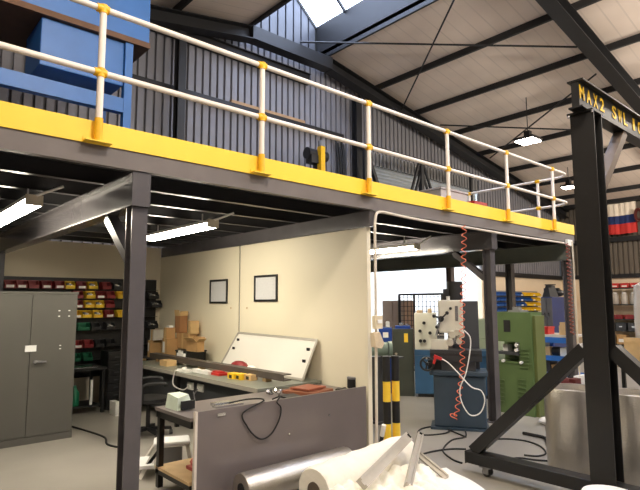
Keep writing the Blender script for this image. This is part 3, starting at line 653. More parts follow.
tag(MB().box((3.68, 4.40, DT + .045), (3.98, 4.66, DT + .062), rot=RZ(.18)).box((3.70, 4.42, DT + .035), (3.96, 4.64, DT + .045), rot=RZ(.18)).build('brown_folder', mat('red_brown_folder', (150, 84, 60), .5)), 'red-brown folder on top of the brown board', 'folder')
tag(MB().box((3.40, 4.30, DT + .001), (3.58, 4.52, DT + .02), rot=RZ(-.2)).build('black_tablet', BLACKP), 'flat black slab on the desk left of the brown board', 'slab')
tag(MB().box((4.05, 4.24, DT + .001), (4.15, 4.34, DT + .04), rot=RZ(.5)).cyl((4.04, 4.25, DT + .025), (4.18, 4.31, DT + .025), .022, n=10).build('black_grinder_tool', BLACKP), 'small black hand tool between the brown board and the black tin', 'tool')
mb = MB()
for k in range(7):
    a = k * 1.7; c = Vector((3.47 + .07 * math.cos(a), 4.68 + .07 * math.sin(a), DT + .018)); mb.cyl(c, c + Vector((.03 * math.cos(a * 2), .03 * math.sin(a * 2), .02)), .017, n=8)
tag(mb.build('pile_of_fittings', CHROME), 'small heap of bright metal fittings on the desk by the bench end', 'fittings', kind='stuff')
# ------------------------------------------------------------------ office chair
chx, chy = 2.98, 6.72
t = thing('office_chair', 'black mesh office chair pushed up to the long bench', 'chair', (chx, chy, 0), math.radians(-20))
for k in range(5):
    a = k * 2 * PI / 5; l = MB().bar((0, 0, .10), (.29 * math.cos(a), .29 * math.sin(a), .085), .05, .035).build('base_arm', BLACKP, t, local=True)
    x, y = .29 * math.cos(a), .29 * math.sin(a)
    w_ = MB().cyl((x - .02, y, .031), (x + .02, y, .031), .03, n=12).cyl((x, y, .05), (x, y, .085), .012, n=8)
    w_.build('castor', BLACKP, t, local=True)
MB().cyl((0, 0, .1), (0, 0, .42), .028, n=12).build('gas_lift', BLACKST, t, local=True, smooth=True)
mb = MB(); N = 20
pr = [(0, .42), (.22, .425), (.26, .45), (.255, .485), (.2, .50), (0, .495)]
mb.lathe((0, 0, 0), pr, 20); mb.build('seat', BLACKP, t, local=True, smooth=True)
mb = MB(); vs = []; fs = []; nu, nv = 9, 9
for d in (0, .025):
    for j in range(nv):
        for i in range(nu):
            u, v = i / (nu - 1) * 2 - 1, j / (nv - 1); wd = .22 * (1 - .25 * (v - .45) ** 2 * 2)
            vs.append((-.27 - .07 * v + .06 * u * u + d - .02 * math.sin(v * PI), u * wd, .56 + .48 * v))
q = nu * nv
for j in range(nv - 1):
    for i in range(nu - 1):
        a = j * nu + i; fs += [(a, a + 1, a + nu + 1, a + nu), (q + a + nu, q + a + nu + 1, q + a + 1, q + a)]
for i in range(nu - 1): fs += [(i, q + i, q + i + 1, i + 1), (q - nu + i, q - nu + i + 1, 2 * q - nu + i + 1, 2 * q - nu + i)]
for j in range(nv - 1): fs += [(j * nu, (j + 1) * nu, q + (j + 1) * nu, q + j * nu), (j * nu + nu - 1, q + j * nu + nu - 1, q + (j + 1) * nu + nu - 1, (j + 1) * nu + nu - 1)]
mb.faces(vs, fs); mb.build('backrest', mat('black_mesh_fabric', (40, 42, 46), .8, 0, .2, 60), t, local=True, smooth=True)
MB().tube([(-.05, 0, .43), (-.3, 0, .44), (-.32, 0, .6), (-.30, 0, .75)], .02, 8, smooth=5).build('back_support', BLACKP, t, local=True, smooth=True)
for s in (-1, 1): MB().tube([(-.1, s * .24, .45), (-.1, s * .3, .5), (-.08, s * .3, .68), (.16, s * .3, .69), (.18, s * .27, .66)], .02, 8, smooth=4).build('armrest', BLACKP, t, local=True, smooth=True)
# ------------------------------------------------------------------ step stool behind the desk
t = thing('step_stool', 'white step stool with splayed legs behind the left desk end', 'stool', (2.58, 5.22, 0), math.radians(-25))
OFFW = mat('off_white_plastic', (214, 210, 200), .5)
MB().box((-.18, -.13, .26), (.18, .13, .31)).build('seat', WHITE, t, local=True, bevel=.02)
for a in (-1, 1):
    for b in (-1, 1): MB().bar((a * .15, b * .1, .262), (a * .30 if a < 0 else a * .2, b * .2, .0), .045, .035, up=(1, 0, 0)).build('leg', OFFW, t, local=True)
MB().box((-.31, -.24, .10), (-.17, .1, .13)).build('tread', WHITE, t, local=True)
MB().box((-.12, -.125, .06), (.10, -.115, .258)).build('back_panel', GREYP, t, local=True)
MB().bar((-.24, -.17, .11), (-.13, -.12, .24), .03, .03).build('black_hinge', BLACKP, t, local=True)
# ------------------------------------------------------------------ batten lights under the mezzanine
def batten(x, y0, y1, z, label, w=.13):
    t = thing('batten_light', label, 'ceiling light', (x, (y0 + y1) / 2, z), group='batten lights')
    MB().box((x - w / 2, y0, z + .05), (x + w / 2, y1, z + .085)).build('housing', WHITE, t)
    MB().box((x - w / 2, y0 + .02, z), (x + w / 2, y1 - .02, z + .049)).build('diffuser', TUBE, t)
    for y in (y0, y1): MB().box((x - w / 2 - .004, y - .012, z - .003), (x + w / 2 + .004, y + .018, z + .088)).build('end_cap', CREAMW, t)
    for y in (y0 + .25, y1 - .25): MB().cyl((x, y, z + .085), (x, y, 2.7455), .008, n=6).build('hanger', WHITE, t)
    MB().tube([(x, y0 + .03, z + .08), (x + .05, y0 - .05, z + .10), (x + .2, y0 - .12, 2.732)], .012, 6, smooth=5).build('feed_cable', PAPER, t, smooth=True)
batten(1.15, 5.08, 6.9, 2.56, 'lit fluorescent batten at the far left under the mezzanine')
batten(3.05, 5.29, 7.0, 2.56, 'lit fluorescent batten right of the near column under the mezzanine')
batten(6.55, 5.12, 6.7, 2.52, 'lit fluorescent batten beside the beam right of the partition')
# conduit along the fascia
t = thing('cable_conduit', 'white conduit rising beside the partition and along the grey fascia', 'conduit', (4.45, 4.02, 0))
cps = [P(376.5, 440, 'Y', 4.02), P(376, 330, 'Y', 4.02), P(374.8, 225, 'Y', 4.02), P(376.5, 213.5, 'Y', 4.02), P(383, 212, 'Y', 4.02), P(420, 220, 'Y', 4.02), P(470, 228, 'Y', 4.02), P(520, 236.5, 'Y', 4.02), P(564, 243, 'Y', 4.02)]
cps[0].z = .02
MB().tube([cps[0], cps[1], cps[2]], .016, 8).tube(cps[2:5], .016, 8, smooth=6).tube(cps[4:], .016, 8, smooth=4).build('pipe', mat('cream_conduit', (216, 206, 190), .5), t, smooth=True)
q = P(568.5, 243, 'Y', 4.02); MB().box((q.x - .1, 3.985, q.z - .055), (q.x + .09, 4.035, q.z + .055)).build('junction_box', PAPER, t, bevel=.005)
t = thing('isolator_switch', 'cream switch box on the partition edge beside the conduit', 'switch', (4.5, 4.0, 1.4))
a, b = P(372.5, 315.5, 'Y', 3.99), P(379.5, 328.5, 'Y', 3.99)
MB().box((a.x, 3.94, b.z), (b.x, 4.0, a.z)).build('switch_box', mat('cream_plastic', (222, 208, 178), .5), t, bevel=.004)
MB().box((a.x + .02, 3.93, b.z + .06), (b.x - .02, 3.939, b.z + .1)).build('rocker', PAPER, t)
a, b = P(371.5, 333, 'Y', 3.98), P(381, 348, 'Y', 3.98)
tag(MB().faces([(a.x, 3.94, a.z), (a.x + .07, 3.92, a.z + .01), (b.x, 3.93, b.z + .05), (b.x - .04, 3.93, b.z), (a.x + .01, 3.93, b.z + .02), (a.x, 4.0, a.z), (a.x + .07, 4.0, a.z + .01), (b.x, 4.0, b.z + .05), (b.x - .04, 4.0, b.z), (a.x + .01, 4.0, b.z + .02)],
               [(0, 1, 2, 3, 4), (9, 8, 7, 6, 5), (0, 5, 6, 1), (1, 6, 7, 2), (2, 7, 8, 3), (3, 8, 9, 4), (4, 9, 5, 0)]).build('paper_bag', mat('pale_paper_bag', (214, 196, 166), .8, 0, .08, 20, .3)), 'crumpled paper bag hanging under the cream switch box', 'bag')

# ================================================================== WORKSHOP RIGHT OF THE PARTITION
class Frontal:
    """a thing turned square to the view at a measured bearing and range; local x runs right, y away, z up"""
    def __init__(s, px, rng):
        r = ROT @ Vector((px - 320, 245 - 302, -F_PX)); s.v = Vector((r.x, r.y, 0)).normalized(); s.o = s.v * rng; s.r = Vector((s.v.y, -s.v.x, 0)); s.rz = math.atan2(s.r.y, s.r.x)
    def L(s, x, y, dy=0.):
        d = ROT @ Vector((x - 320, 245 - y, -F_PX)); c = s.o + s.v * dy
        p = ORI + d * ((c - ORI).dot(s.v) / d.dot(s.v)); q = p - s.o; return q.dot(s.r), p.z
    def rect(s, xl, xr, yt, yb, dy=0.):
        ym, xm = (yt + yb) / 2, (xl + xr) / 2
        return s.L(xl, ym, dy)[0], s.L(xr, ym, dy)[0], s.L(xm, yb, dy)[1], s.L(xm, yt, dy)[1]
# striped bollards
for k, (x, y) in enumerate(((4.975, 4.40), (5.10, 4.365))):
    t = thing('striped_bollard', 'black and yellow banded bollard post, %s one of the pair' % ('left' if k == 0 else 'right'), 'bollard', (x, y, 0), group='banded bollards')
    MB().cyl((x, y, 0), (x, y, .02), .06, n=14).build('foot', BLACKP, t)
    zz = [.02, .24, .50, .74, 1.04]
    for i in range(4): MB().cyl((x, y, zz[i]), (x, y, zz[i + 1]), .048, n=18).build('band', YEL if i % 2 == 0 else BLACKP, t, smooth=True)['label'] = 'yellow band' if i % 2 == 0 else 'black band'
tag(MB().cyl((4.72, 4.30, 0), (4.70, 4.24, .17), .022, n=10, m=BLACKP).cyl((4.70, 4.24, .17), (4.685, 4.195, .30), .026, n=10).build('short_tube', PAPER), 'short white and black tube leaning left of the banded bollards', 'tube')
# pedestal grinder
gx, gy = 5.75, 5.25
t = thing('pedestal_grinder', 'small grey-green grinder on a pedestal behind the banded bollards', 'grinder', (gx, gy, 0))
MB().box((gx - .12, gy - .12, 0), (gx + .12, gy + .12, .03)).box((gx - .06, gy - .06, .03), (gx + .06, gy + .06, .92)).build('pedestal', DGREY, t)
gm = mat('grey_green_enamel', (128, 146, 132), .45, 0, .08, 6)
MB().cyl((gx - .08, gy + .06, 1.03), (gx + .1, gy - .1, 1.03), .10, n=18).build('motor_body', gm, t, smooth=True)
for s in (-1, 1): MB().cyl((gx - .02 + s * .14, gy + .02 - s * .12, 1.03), (gx - .02 + s * .18, gy + .02 - s * .155, 1.03), .11, n=20).build('wheel_guard', gm, t, smooth=True)
MB().box((gx - .1, gy - .45, .93), (gx + .05, gy - .15, .95)).build('rest', DGREY, t)
# blue cabinet and dark cabinet with yellow tag
def px_box(mb, X, xl, xr, yt, yb_, depth, zb=None):
    a, b = P(xl, yt, 'X', X), P(xr, yb_, 'X', X)
    return mb.box((X, b.y, (b.z if zb is None else zb)), (X + depth, a.y, a.z))
def lo_hi(X, xl, xr, yt, yb_):
    a, b = P(xl, yt, 'X', X), P(xr, yb_, 'X', X); return b.y, a.y, b.z, a.z
F = Frontal(386, 10.2)
x0, x1, z0, z1 = F.rect(379, 392.5, 328, 390)
t = thing('blue_cabinet', 'bright blue steel cabinet with white label left of the dark cabinet', 'cabinet', F.o, F.rz)
MB().box((x0, .02, 0), (x1, .5, z1)).build('body', BLUED, t, local=True, bevel=.008)
MB().box((x0 + .02, .005, .1), (x1 - .02, .019, z1 - .03)).build('door', BLUED, t, local=True)
MB().box((x0 + .08, 0, z1 - .18), (x1 - .07, .004, z1 - .08)).build('label_plate', PAPER, t, local=True)
BC = (F, x0, x1, z1)
F = Frontal(403, 9.95)
x0, x1, z0, z1 = F.rect(393, 414, 329, 396)
DG = mat('dark_green_grey_enamel', (62, 66, 58), .5, 0, .1, 4)
t = thing('dark_cabinet', 'dark grey-green cabinet with yellow tag beside the blue cabinet', 'cabinet', F.o, F.rz)
MB().box((x0, .02, 0), (x1, .45, z1)).build('body', DG, t, local=True, bevel=.008)
MB().box((x0 + .02, .005, .08), (x1 - .02, .019, z1 - .04)).build('door', DG, t, local=True)
MB().box((x1 - .17, 0, z1 - .24), (x1 - .10, .0045, z1 - .08)).build('yellow_tag', YEL, t, local=True)
MB().cyl((x0 + .06, -.02, z1 - .45), (x0 + .06, .0045, z1 - .45), .025, n=10).build('knob', CHROME, t, local=True)
k_ = thing('tool_tray', 'blue tray of tools on top of the dark cabinet', 'tray', F.o + Vector((0, 0, z1 + .001)), F.rz)
MB().box((x0 + .05, .08, 0), (x1 - .05, .38, .05)).build('tray', BLUED, k_, local=True)
MB().box((x0 + .12, .12, .051), (x0 + .2, .3, .1)).box((x0 + .24, .15, .051), (x0 + .29, .3, .08)).build('tools', CHROME, k_, local=True)
F, x0, x1, z1 = BC
k_ = thing('spray_can', 'white can on top of the bright blue cabinet', 'can', F.o + Vector((0, 0, z1 + .001)), F.rz)
MB().lathe((x1 - .08, .2, 0), [(0, 0), (.04, 0), (.04, .1), (.025, .12), (0, .12)], 14).build('can_body', PAPER, k_, local=True, smooth=True)
# cupboard and cage beyond the doorway
y4, y5, z4, z5 = lo_hi(11.0, 382, 404, 300.5, 330)
t = thing('tan_cupboard', 'tall tan two door cupboard standing in the bright doorway', 'cupboard', (11.2, (y4 + y5) / 2, 0))
TAN = mat('tan_enamel', (124, 98, 76), .5, 0, .06, 3)
MB().box((11.02, y4, 0), (11.5, y5, z5)).build('body', TAN, t)
ym = (y4 + y5) / 2
for a, b in ((y4 + .01, ym - .006), (ym + .006, y5 - .01)): MB().box((11.0, a, .06), (11.019, b, z5 - .03)).build('door', TAN, t)
y6, y7, z6, z7 = lo_hi(10.4, 399, 443, 294.5, 330)
t = thing('wire_mesh_cage', 'black wire mesh cage before the bright doorway left of the mill', 'cage', (10.6, (y6 + y7) / 2, 0))
MB().bar((10.4, y6, z7), (10.4, y7, z7), .04, .04).bar((10.4, y6, .06), (10.4, y7, .06), .04, .04).bar((10.4, y6, 0), (10.4, y6, z7), .04, .04).bar((10.4, y7, 0), (10.4, y7, z7), .04, .04).build('front_frame', BLACKST, t)
MB().bar((11.0, y6, z7), (11.0, y7, z7), .04, .04).bar((11.0, y6, 0), (11.0, y6, z7), .04, .04).bar((11.0, y7, 0), (11.0, y7, z7), .04, .04).bar((10.4, y6, z7), (11.0, y6, z7), .04, .04).bar((10.4, y7, z7), (11.0, y7, z7), .04, .04).build('rear_frame', BLACKST, t)
mb = MB(); k = 0
while y6 + k * .115 < y7: mb.bar((10.4, y6 + k * .115, .06), (10.4, y6 + k * .115, z7), .012, .012); k += 1
z = .1
while z < z7: mb.bar((10.4, y6, z), (10.4, y7, z), .012, .012); z += .115
mb.build('wire_mesh', BLACKST, t)
# ------------------------------------------------------------------ blue lathe
F = Frontal(430, 9.9)
t = thing('blue_lathe', 'blue lathe with cream headstock behind the milling machine', 'lathe', F.o, F.rz)
x0, x1, z0, z1 = F.rect(414.5, 437, 313, 350)
zp = F.rect(415, 437, 350, 391)[2]
MB().box((x0, .02, z0), (x1, .45, z1)).build('headstock', MCREAM, t, local=True, bevel=.015)
MB().box((x0 - .01, 0, z0 - .10), (x1 + 1.0, .47, z0 - .001)).build('bed', LBLUE, t, local=True, bevel=.008)
MB().box((x0 - .01, .0, 0.06), (x1 + .1, .45, z0 - .101)).build('headstock_plinth', LBLUE, t, local=True, bevel=.008)
MB().box((x1 + .6, .02, 0.06), (x1 + .98, .45, z0 - .101)).build('tail_plinth', LBLUE, t, local=True, bevel=.008)
MB().box((x0 + .04, .04, 0), (x1 + .05, .41, .059)).box((x1 + .64, .05, 0), (x1 + .94, .41, .059)).build('levelling_foot', BLACKP, t, local=True)
for px_, py_ in ((424, 323), (420, 331), (420.5, 341), (424.5, 341), (430, 333)):
    lx, lz = F.L(px_, py_); MB().cyl((lx, -.03, lz), (lx, .019, lz), .03, n=12).build('control_knob', BLACKP, t, local=True, smooth=True)
MB().box((x0 + .04, .1, z1 + .001), (x0 + .15, .2, z1 + .05)).cyl((x0 + .28, .2, z1 + .001), (x0 + .28, .2, z1 + .08), .04, n=12).build('top_fitting', WOOD, t, local=True)
MB().cyl((x1 + .001, .22, z0 + .24), (x1 + .12, .22, z0 + .24), .12, n=20).build('chuck', CHROME, t, local=True, smooth=True)
# ------------------------------------------------------------------ milling machine
F = Frontal(460, 7.5); t = thing('milling_machine', 'cream and blue-grey milling machine with black motor on top', 'milling machine', F.o, F.rz)
MI = mat('dark_machine_iron', (54, 54, 56), .4, .3, .1, 8)
def mb_box(xl, xr, yt, yb, y0, y1, zlo=None, zhi=None):
    a, b, c, d = F.rect(xl, xr, yt, yb, y0); return MB().box((a, y0, c if zlo is None else zlo), (b, y1, d if zhi is None else zhi))
x0, x1, zb, zt = F.rect(434, 486.5, 376, 427)
MB().box((x0, 0, .03), (x1, .36, zt)).build('pedestal', TEAL, t, local=True, bevel=.02)
MB().box((x0 - .05, -.04, 0), (x1 + .03, .40, .029)).build('foot_plate', TEAL, t, local=True)
zc = zt + .07
MB().box((x0 - .05, -.04, zt + .001), (x1 + .03, .38, zc)).build('chip_tray', TEAL, t, local=True, bevel=.012)
mb_box(452, 479, 301, 365, .21, .40, zlo=zc + .001).build('column', DGREY, t, local=True, bevel=.01)
zs = F.L(460, 361, 0)[1]
mb_box(441, 476, 361, 370, -.02, .205, zlo=zc + .001).build('saddle', DGREY, t, local=True, bevel=.01)
ztab = F.L(450, 350, -.08)[1]
mb_box(430, 482, 350, 361, -.10, .20, zlo=zs + .002).build('table', MI, t, local=True, bevel=.006)
a_, b_, c_, d_ = F.rect(430, 482, 353.5, 356, -.10); MB().box((a_, -.1035, c_), (b_, -.1005, d_)).build('table_slot', BLACKP, t, local=True)
hx0, hz0 = F.L(427, 364, -.12); cc = Vector((hx0, -.12, hz0))
mb = MB().cyl(cc - Vector((0, .03, 0)), cc + Vector((0, .03, 0)), .022, n=12).cyl(cc, cc + Vector((0, .2, 0)), .014, n=8)
mb.tube([cc + Vector((.085 * math.cos(a * PI / 10), 0, .085 * math.sin(a * PI / 10))) for a in range(21)], .015, 8)
for a in (0.3, 2.4, 4.5): mb.bar(cc, cc + Vector((.08 * math.cos(a), 0, .08 * math.sin(a))), .015, .022)
mb.build('handwheel', BLACKP, t, local=True, smooth=True)
MB().cyl(cc + Vector((.0, -.07, .08)), cc + Vector((0, -.015, .08)), .013, n=10).build('wheel_grip', CHROME, t, local=True)
mb_box(428, 444, 360.5, 370, .02, .2, zhi=zs - .001).build('apron', BLACKP, t, local=True)
hx0, hx1, hz0, hz1 = F.rect(438.5, 463, 300, 333, -.06)
hd = MB().box((hx0, -.06, hz0), (hx1, .209, hz1)).build('head', MCREAM, t, local=True, bevel=.02)
a_, b_, c_, d_ = F.rect(455, 458, 306, 321, -.06); MB().box((a_, -.066, c_), (b_, -.0605, d_)).build('depth_scale', CHROME, t, local=True)
lx, lz = F.L(450.5, 308.5, -.06); MB().cyl((lx, -.085, lz), (lx, -.0605, lz), .02, n=10).build('knob', BLACKP, t, local=True)
qx = (hx0 + hx1) / 2 + .05
MB().cyl((qx, .06, hz0 - .001), (qx, .06, hz0 - .10), .055, .045, n=16).cyl((qx, .06, hz0 - .10), (qx, .06, hz0 - .16), .03, .015, n=12).build('quill', CHROME, t, local=True, smooth=True)
mb = MB(); hx_, hz_ = F.L(441, 319, -.12); hc = Vector((hx_, -.12, hz_)); mb.cyl(hc, hc + Vector((0, .059, 0)), .04, n=12)
for px_, py_ in ((434, 316), (447, 313), (437, 327)):
    qx2, qz2 = F.L(px_, py_, -.16); e = Vector((qx2, -.16, qz2)); mb.tube([hc, e], .011, 6).sphere(e, .026, n=8)
mb.build('feed_lever', BLACKP, t, local=True, smooth=True)
a2, b2 = F.L(440, 322, -.15), F.L(436, 335, -.15); MB().bar((a2[0], -.15, a2[1]), (b2[0], -.15, b2[1]), .03, .02).build('bright_lever', CHROME, t, local=True)
for px_, py_, r_ in ((452, 333, .05), (457, 331, .045), (450, 341, .05), (459, 340, .04), (462, 334, .035)):
    lx, lz = F.L(px_, py_, -.02); MB().cyl((lx, -.07, lz - .02), (lx, .04, lz + .02), r_, r_ * .8, n=12).build('spindle_fitting', MCREAM, t, local=True, smooth=True)
mb_box(431, 448, 340, 349.5, -.06, .1, zlo=ztab + .001).build('machine_vice', MCREAM, t, local=True, bevel=.006)
mx0, mx1, mz0, mz1 = F.rect(447, 462.5, 281.5, 300, .08)
MB().cyl(((mx0 + mx1) / 2, .09, hz1 + .001), ((mx0 + mx1) / 2, .09, mz1), (mx1 - mx0) / 2, n=20).build('motor', BLACKP, t, local=True, smooth=True, bevel=.01)
a_, b_, c_, d_ = F.rect(443, 449, 289, 300, .02); MB().box((a_, .0, hz1 + .001), (b_, .1, d_)).build('terminal_box', BLACKP, t, local=True, bevel=.006)
lx, lz = F.L(448, 298, -.03); MB().cyl((lx, -.03, hz1 + .001), (lx, -.03, hz1 + .05), .025, n=10).build('white_cap', PAPER, t, local=True)
# orange coiled air hose and white hose
def coil(name, label, path, r, turns, th, m, cat='hose'):
    path = [Vector(p) for p in path]; L = [0]
    for a, b in zip(path, path[1:]): L.append(L[-1] + (b - a).length)
    pts = []; n = turns * 9
    for i in range(n + 1):
        s = L[-1] * i / n; k = max(j for j in range(len(path) - 1) if L[j] <= s + 1e-9); c = path[k].lerp(path[k + 1], (s - L[k]) / (L[k + 1] - L[k]))
        a = 2 * PI * turns * i / n; pts.append(c + Vector((r * math.cos(a), r * math.sin(a), 0)))
    return tag(MB().tube(pts, th, 6, m=None).build(name, m, smooth=True), label, cat)
FR = Frontal(460, 7.22)
def HP(x, y):
    lx, lz = FR.L(x, y); q = FR.o + FR.r * lx; return Vector((q.x, q.y, lz))
top = HP(465, 250); top.z = 2.715
coil('coiled_air_hose', 'orange coiled air hose hanging in front of the milling machine', [top, HP(463, 290), HP(462, 330), HP(462.5, 372), HP(459, 395), HP(457.5, 408), HP(456, 416), HP(452, 414), HP(455, 420)], .032, 27, .0058, ORANGE)
tag(MB().tube([HP(x, y) - FR.v * .06 for x, y in ((464, 330), (470, 337), (470, 350), (466, 372), (460, 388), (462, 402), (470, 414), (480, 412), (484.5, 400), (481, 390), (471, 386), (458, 372), (448, 362), (441, 358))], .0085, 6, smooth=6).build('white_air_hose', PAPER, smooth=True), 'white air hose looping over the front of the milling machine', 'hose')
p = HP(438, 357) - FR.v * .06
t = thing('air_gun', 'red air gun hung at the front of the milling machine table', 'air gun', p, FR.rz)
MB().bar((-.05, 0, .02), (.05, 0, -.02), .03, .035).build('barrel', REDP, t, local=True)
MB().bar((-.03, 0, .0), (-.055, 0, -.08), .025, .03).build('handle', REDP, t, local=True)
# pale green machine between the columns
t = thing('pale_green_lathe', 'pale green lathe far behind the mill, seen left of the grey column', 'lathe', (9.2, 5.2, 0))
MB().box((9.0, 4.6, .0), (9.5, 6.0, .8)).build('stand', PALEG, t, bevel=.01)
MB().box((9.05, 4.7, .801), (9.45, 5.9, 1.0)).build('bed', PALEG, t, bevel=.01)
MB().box((9.02, 5.2, 1.001), (9.46, 5.7, 1.38)).build('headstock', PALEG, t, bevel=.02)
MB().cyl((9.2, 5.12, 1.2), (9.2, 5.199, 1.2), .13, n=18).build('chuck', BLACKP, t, smooth=True)
MB().cyl((8.98, 5.0, .9), (9.049, 5.0, .9), .09, n=16).build('handwheel', BLACKP, t, smooth=True)
# ------------------------------------------------------------------ green machine
GX = 7.7
y0, y1, z0, z1 = lo_hi(GX, 497, 535, 312, 414)
y1 += .05
t = thing('green_machine_cabinet', 'large green machine cabinet with louvres right of the grey column', 'machine', (GX + .3, (y0 + y1) / 2, 0))
yw0, yw1, zw0, zw1 = lo_hi(GX, 496, 520, 341, 362)
mb = MB().box((GX, y0, 0), (GX + .36, y1, zw0)).box((GX, y0, zw0), (GX + .36, yw0, zw1)).box((GX + .28, yw0, zw0), (GX + .36, y1, zw1)).box((GX, y0, zw1), (GX + .36, y1, z1))
mb.build('body', GREEN, t)
MB().box((GX + .18, yw0 + .03, zw0 + .141), (GX + .27, yw0 + .16, zw0 + .3)).box((GX + .1, yw0 + .25, zw0 + .141), (GX + .25, yw0 + .33, zw0 + .24)).build('white_spindle', PAPER, t)
MB().box((GX - .03, yw0 + .0, zw0 + .10), (GX + .279, y1, zw0 + .14)).build('work_table', DGREY, t)
MB().box((GX - .012, y0 + .01, zw0 - .03), (GX - .0005, y1, zw0 - .012)).build('ledge', GREEN, t)
a0, a1, b0_, b1_ = lo_hi(GX, 503.5, 510.5, 320, 332)
MB().box((GX - .006, a0, b0_), (GX - .0005, a1, b1_)).build('dark_slot', BLACKP, t)
for (xl, xr, n, yt, st) in ((499, 504.5, 6, 379, 4.2), (518, 526, 5, 379, 4.2), (520, 529, 6, 349, 3.6)):
    mb = MB()
    for k in range(n):
        a0, a1, b0_, b1_ = lo_hi(GX, xl, xr, yt + k * st, yt + k * st + 1.6); mb.box((GX - .018, a0, b0_), (GX - .0005, a1, b1_))
    mb.build('louvre', GREEN, t)
for px_, py_ in ((504, 360.5), (522, 362.5), (517, 345), (517, 350)):
    p = P(px_, py_, 'X', GX); MB().cyl((GX - .04, p.y, p.z), (GX - .0005, p.y, p.z), .025, n=10).build('knob', PAPER, t, smooth=True)
MB().box((GX + .04, y0 - .05, .0), (GX + .33, y0 - .001, z1 - .05)).build('side_door', mat('olive_green_enamel', (98, 108, 60), .45, 0, .08, 4), t, bevel=.006)
for k in range(3): MB().cyl((GX + .17, y0 - .075, .3 + .12 * k), (GX + .17, y0 - .051, .3 + .12 * k), .025, n=10).build('side_knob', BLACKP, t)
tag(MB().box((GX + .06, y0 + .2, z1 + .001), (GX + .33, y1 - .2, z1 + .03)).box((GX + .1, y1 - .36, z1 + .03), (GX + .2, y1 - .26, z1 + .08)).build('grey_tool_tray', GREYP), 'grey tray of tools on top of the green machine', 'tray')
p = P(543, 424, 'Z', 0)
tag(MB().sphere((7.35, 3.55, .055), .09, n=12, sc=(1, 1.5, .6)).build('white_rag_bundle', PAPER, smooth=True), 'white rag on the floor at the foot of the green machine', 'rag')
# ------------------------------------------------------------------ rack of small bins on the far wall
FP = MB().box((16.75, YB - .06, 1.12), (20.2, YB - .021, 2.10))
for r in range(5): FP.box((16.77, YB - .19, 1.912 - r * .185), (20.18, YB - .06, 1.919 - r * .185))
tag(FP.build('far_bin_panel', GREYP), 'grey panel carrying blue and yellow bins on the far wall', 'bin panel')
for r in range(5):
    n = 14
    for c in range(n):
        x = 16.95 + c * .235; z = 1.92 - r * .185
        cut = 7.2 + 1.2 * ((r * 3) % 4) - r * .7
        col = 'blue' if c < cut else 'yellow'
        if r == 4 and c > 9: col = 'red'
        put_bin(x, YB - .062, z, col, .2, c % 4 == 3, False, '%s%s bin, %s from left, %s row of far wall panel' % ('labelled ' if c % 4 == 3 else '', col, ORD[c], ORD[r]), 'bins on the far wall panel')
# grey and blue cupboard
KX = 13.4
y0, y1, z0, z1 = lo_hi(KX, 541, 554, 297, 340)
t = thing('grey_blue_cupboard', 'tall cupboard with grey doors and blue side behind the blue bench', 'cupboard', (KX + .3, (y0 + y1) / 2, 0))
MB().box((KX, y0, 0), (KX + 1.0, y1, z1)).build('body', mat('dark_blue_enamel', (26, 48, 104), .45), t, bevel=.008)
ymid = (y0 + y1) / 2
for a, b in ((y0, ymid - .005), (ymid + .005, y1)):
    d = MB().box((KX - .02, a, .05), (KX - .001, b, z1 - .02)).build('door', mat('grey_door_enamel', (96, 94, 92), .5, 0, .06, 4), t)
    MB().box((KX - .035, (b - .06) if a == y0 else (a + .03), 1.3), (KX - .021, (b - .03) if a == y0 else (a + .06), 1.42)).build('handle', CHROME, d)
t = thing('black_machine_head', 'black tool case on top of the grey and blue cupboard', 'case', (KX + .3, ymid, z1))
MB().faces([(KX + .02, y0 + .05, z1 + .001), (KX + .5, y0 + .05, z1 + .001), (KX + .5, y1 - .02, z1 + .001), (KX + .02, y1 - .02, z1 + .001), (KX + .08, y0 + .12, z1 + .30), (KX + .45, y0 + .12, z1 + .30), (KX + .45, y1 - .1, z1 + .30), (KX + .08, y1 - .1, z1 + .30)],
           [(0, 1, 2, 3), (4, 5, 6, 7), (0, 1, 5, 4), (1, 2, 6, 5), (2, 3, 7, 6), (3, 0, 4, 7)]).build('case_body', BLACKP, t)
MB().box((KX + .15, ymid - .12, z1 + .301), (KX + .3, ymid + .1, z1 + .33)).build('carry_handle', BLACKP, t)
tag(MB().sphere((KX + .75, y0 + .2, z1 + .11), .16, n=12, sc=(1.1, 1.2, .66)).box((KX + .62, y0 + .1, z1 + .08), (KX + .7, y0 + .5, z1 + .24)).build('black_bag', BLACKP), 'black bag on the cupboard top right of the tool case', 'bag')
# blue workbench
WX = 11.4
y0, y1, z0, z1 = lo_hi(WX, 534, 575, 334, 380)
zt = z1
t = thing('blue_workbench', 'blue framed workbench with pale top behind the green machine', 'workbench', (WX + .4, (y0 + y1) / 2, 0))
MB().box((WX, y0, zt - .05), (WX + .8, y1, zt)).build('bench_top', mat('pale_bench_top', (206, 196, 180), .6, 0, .06, 4), t)
for x in (WX + .05, WX + .75):
    for y in (y0 + .05, y1 - .05): MB().box((x - .04, y - .04, 0), (x + .04, y + .04, zt - .051)).build('leg', BLUED, t)
MB().box((WX - .0, y0 + .1, zt - .17), (WX + .04, y1 - .1, zt - .051)).build('front_rail', BLUE, t)
MB().box((WX, y0 + .1, zt - .50), (WX + .7, y1 - .1, zt - .46)).box((WX - .01, y0 + .1, zt - .55), (WX, y1 - .1, zt - .44)).build('middle_shelf', BLUE, t)
MB().box((WX, y0 + .1, .12), (WX + .7, y1 - .1, .16)).build('lower_shelf', BLUE, t)
a, b = P(537, 330, 'X', WX + .05), P(548, 330, 'X', WX + .05)
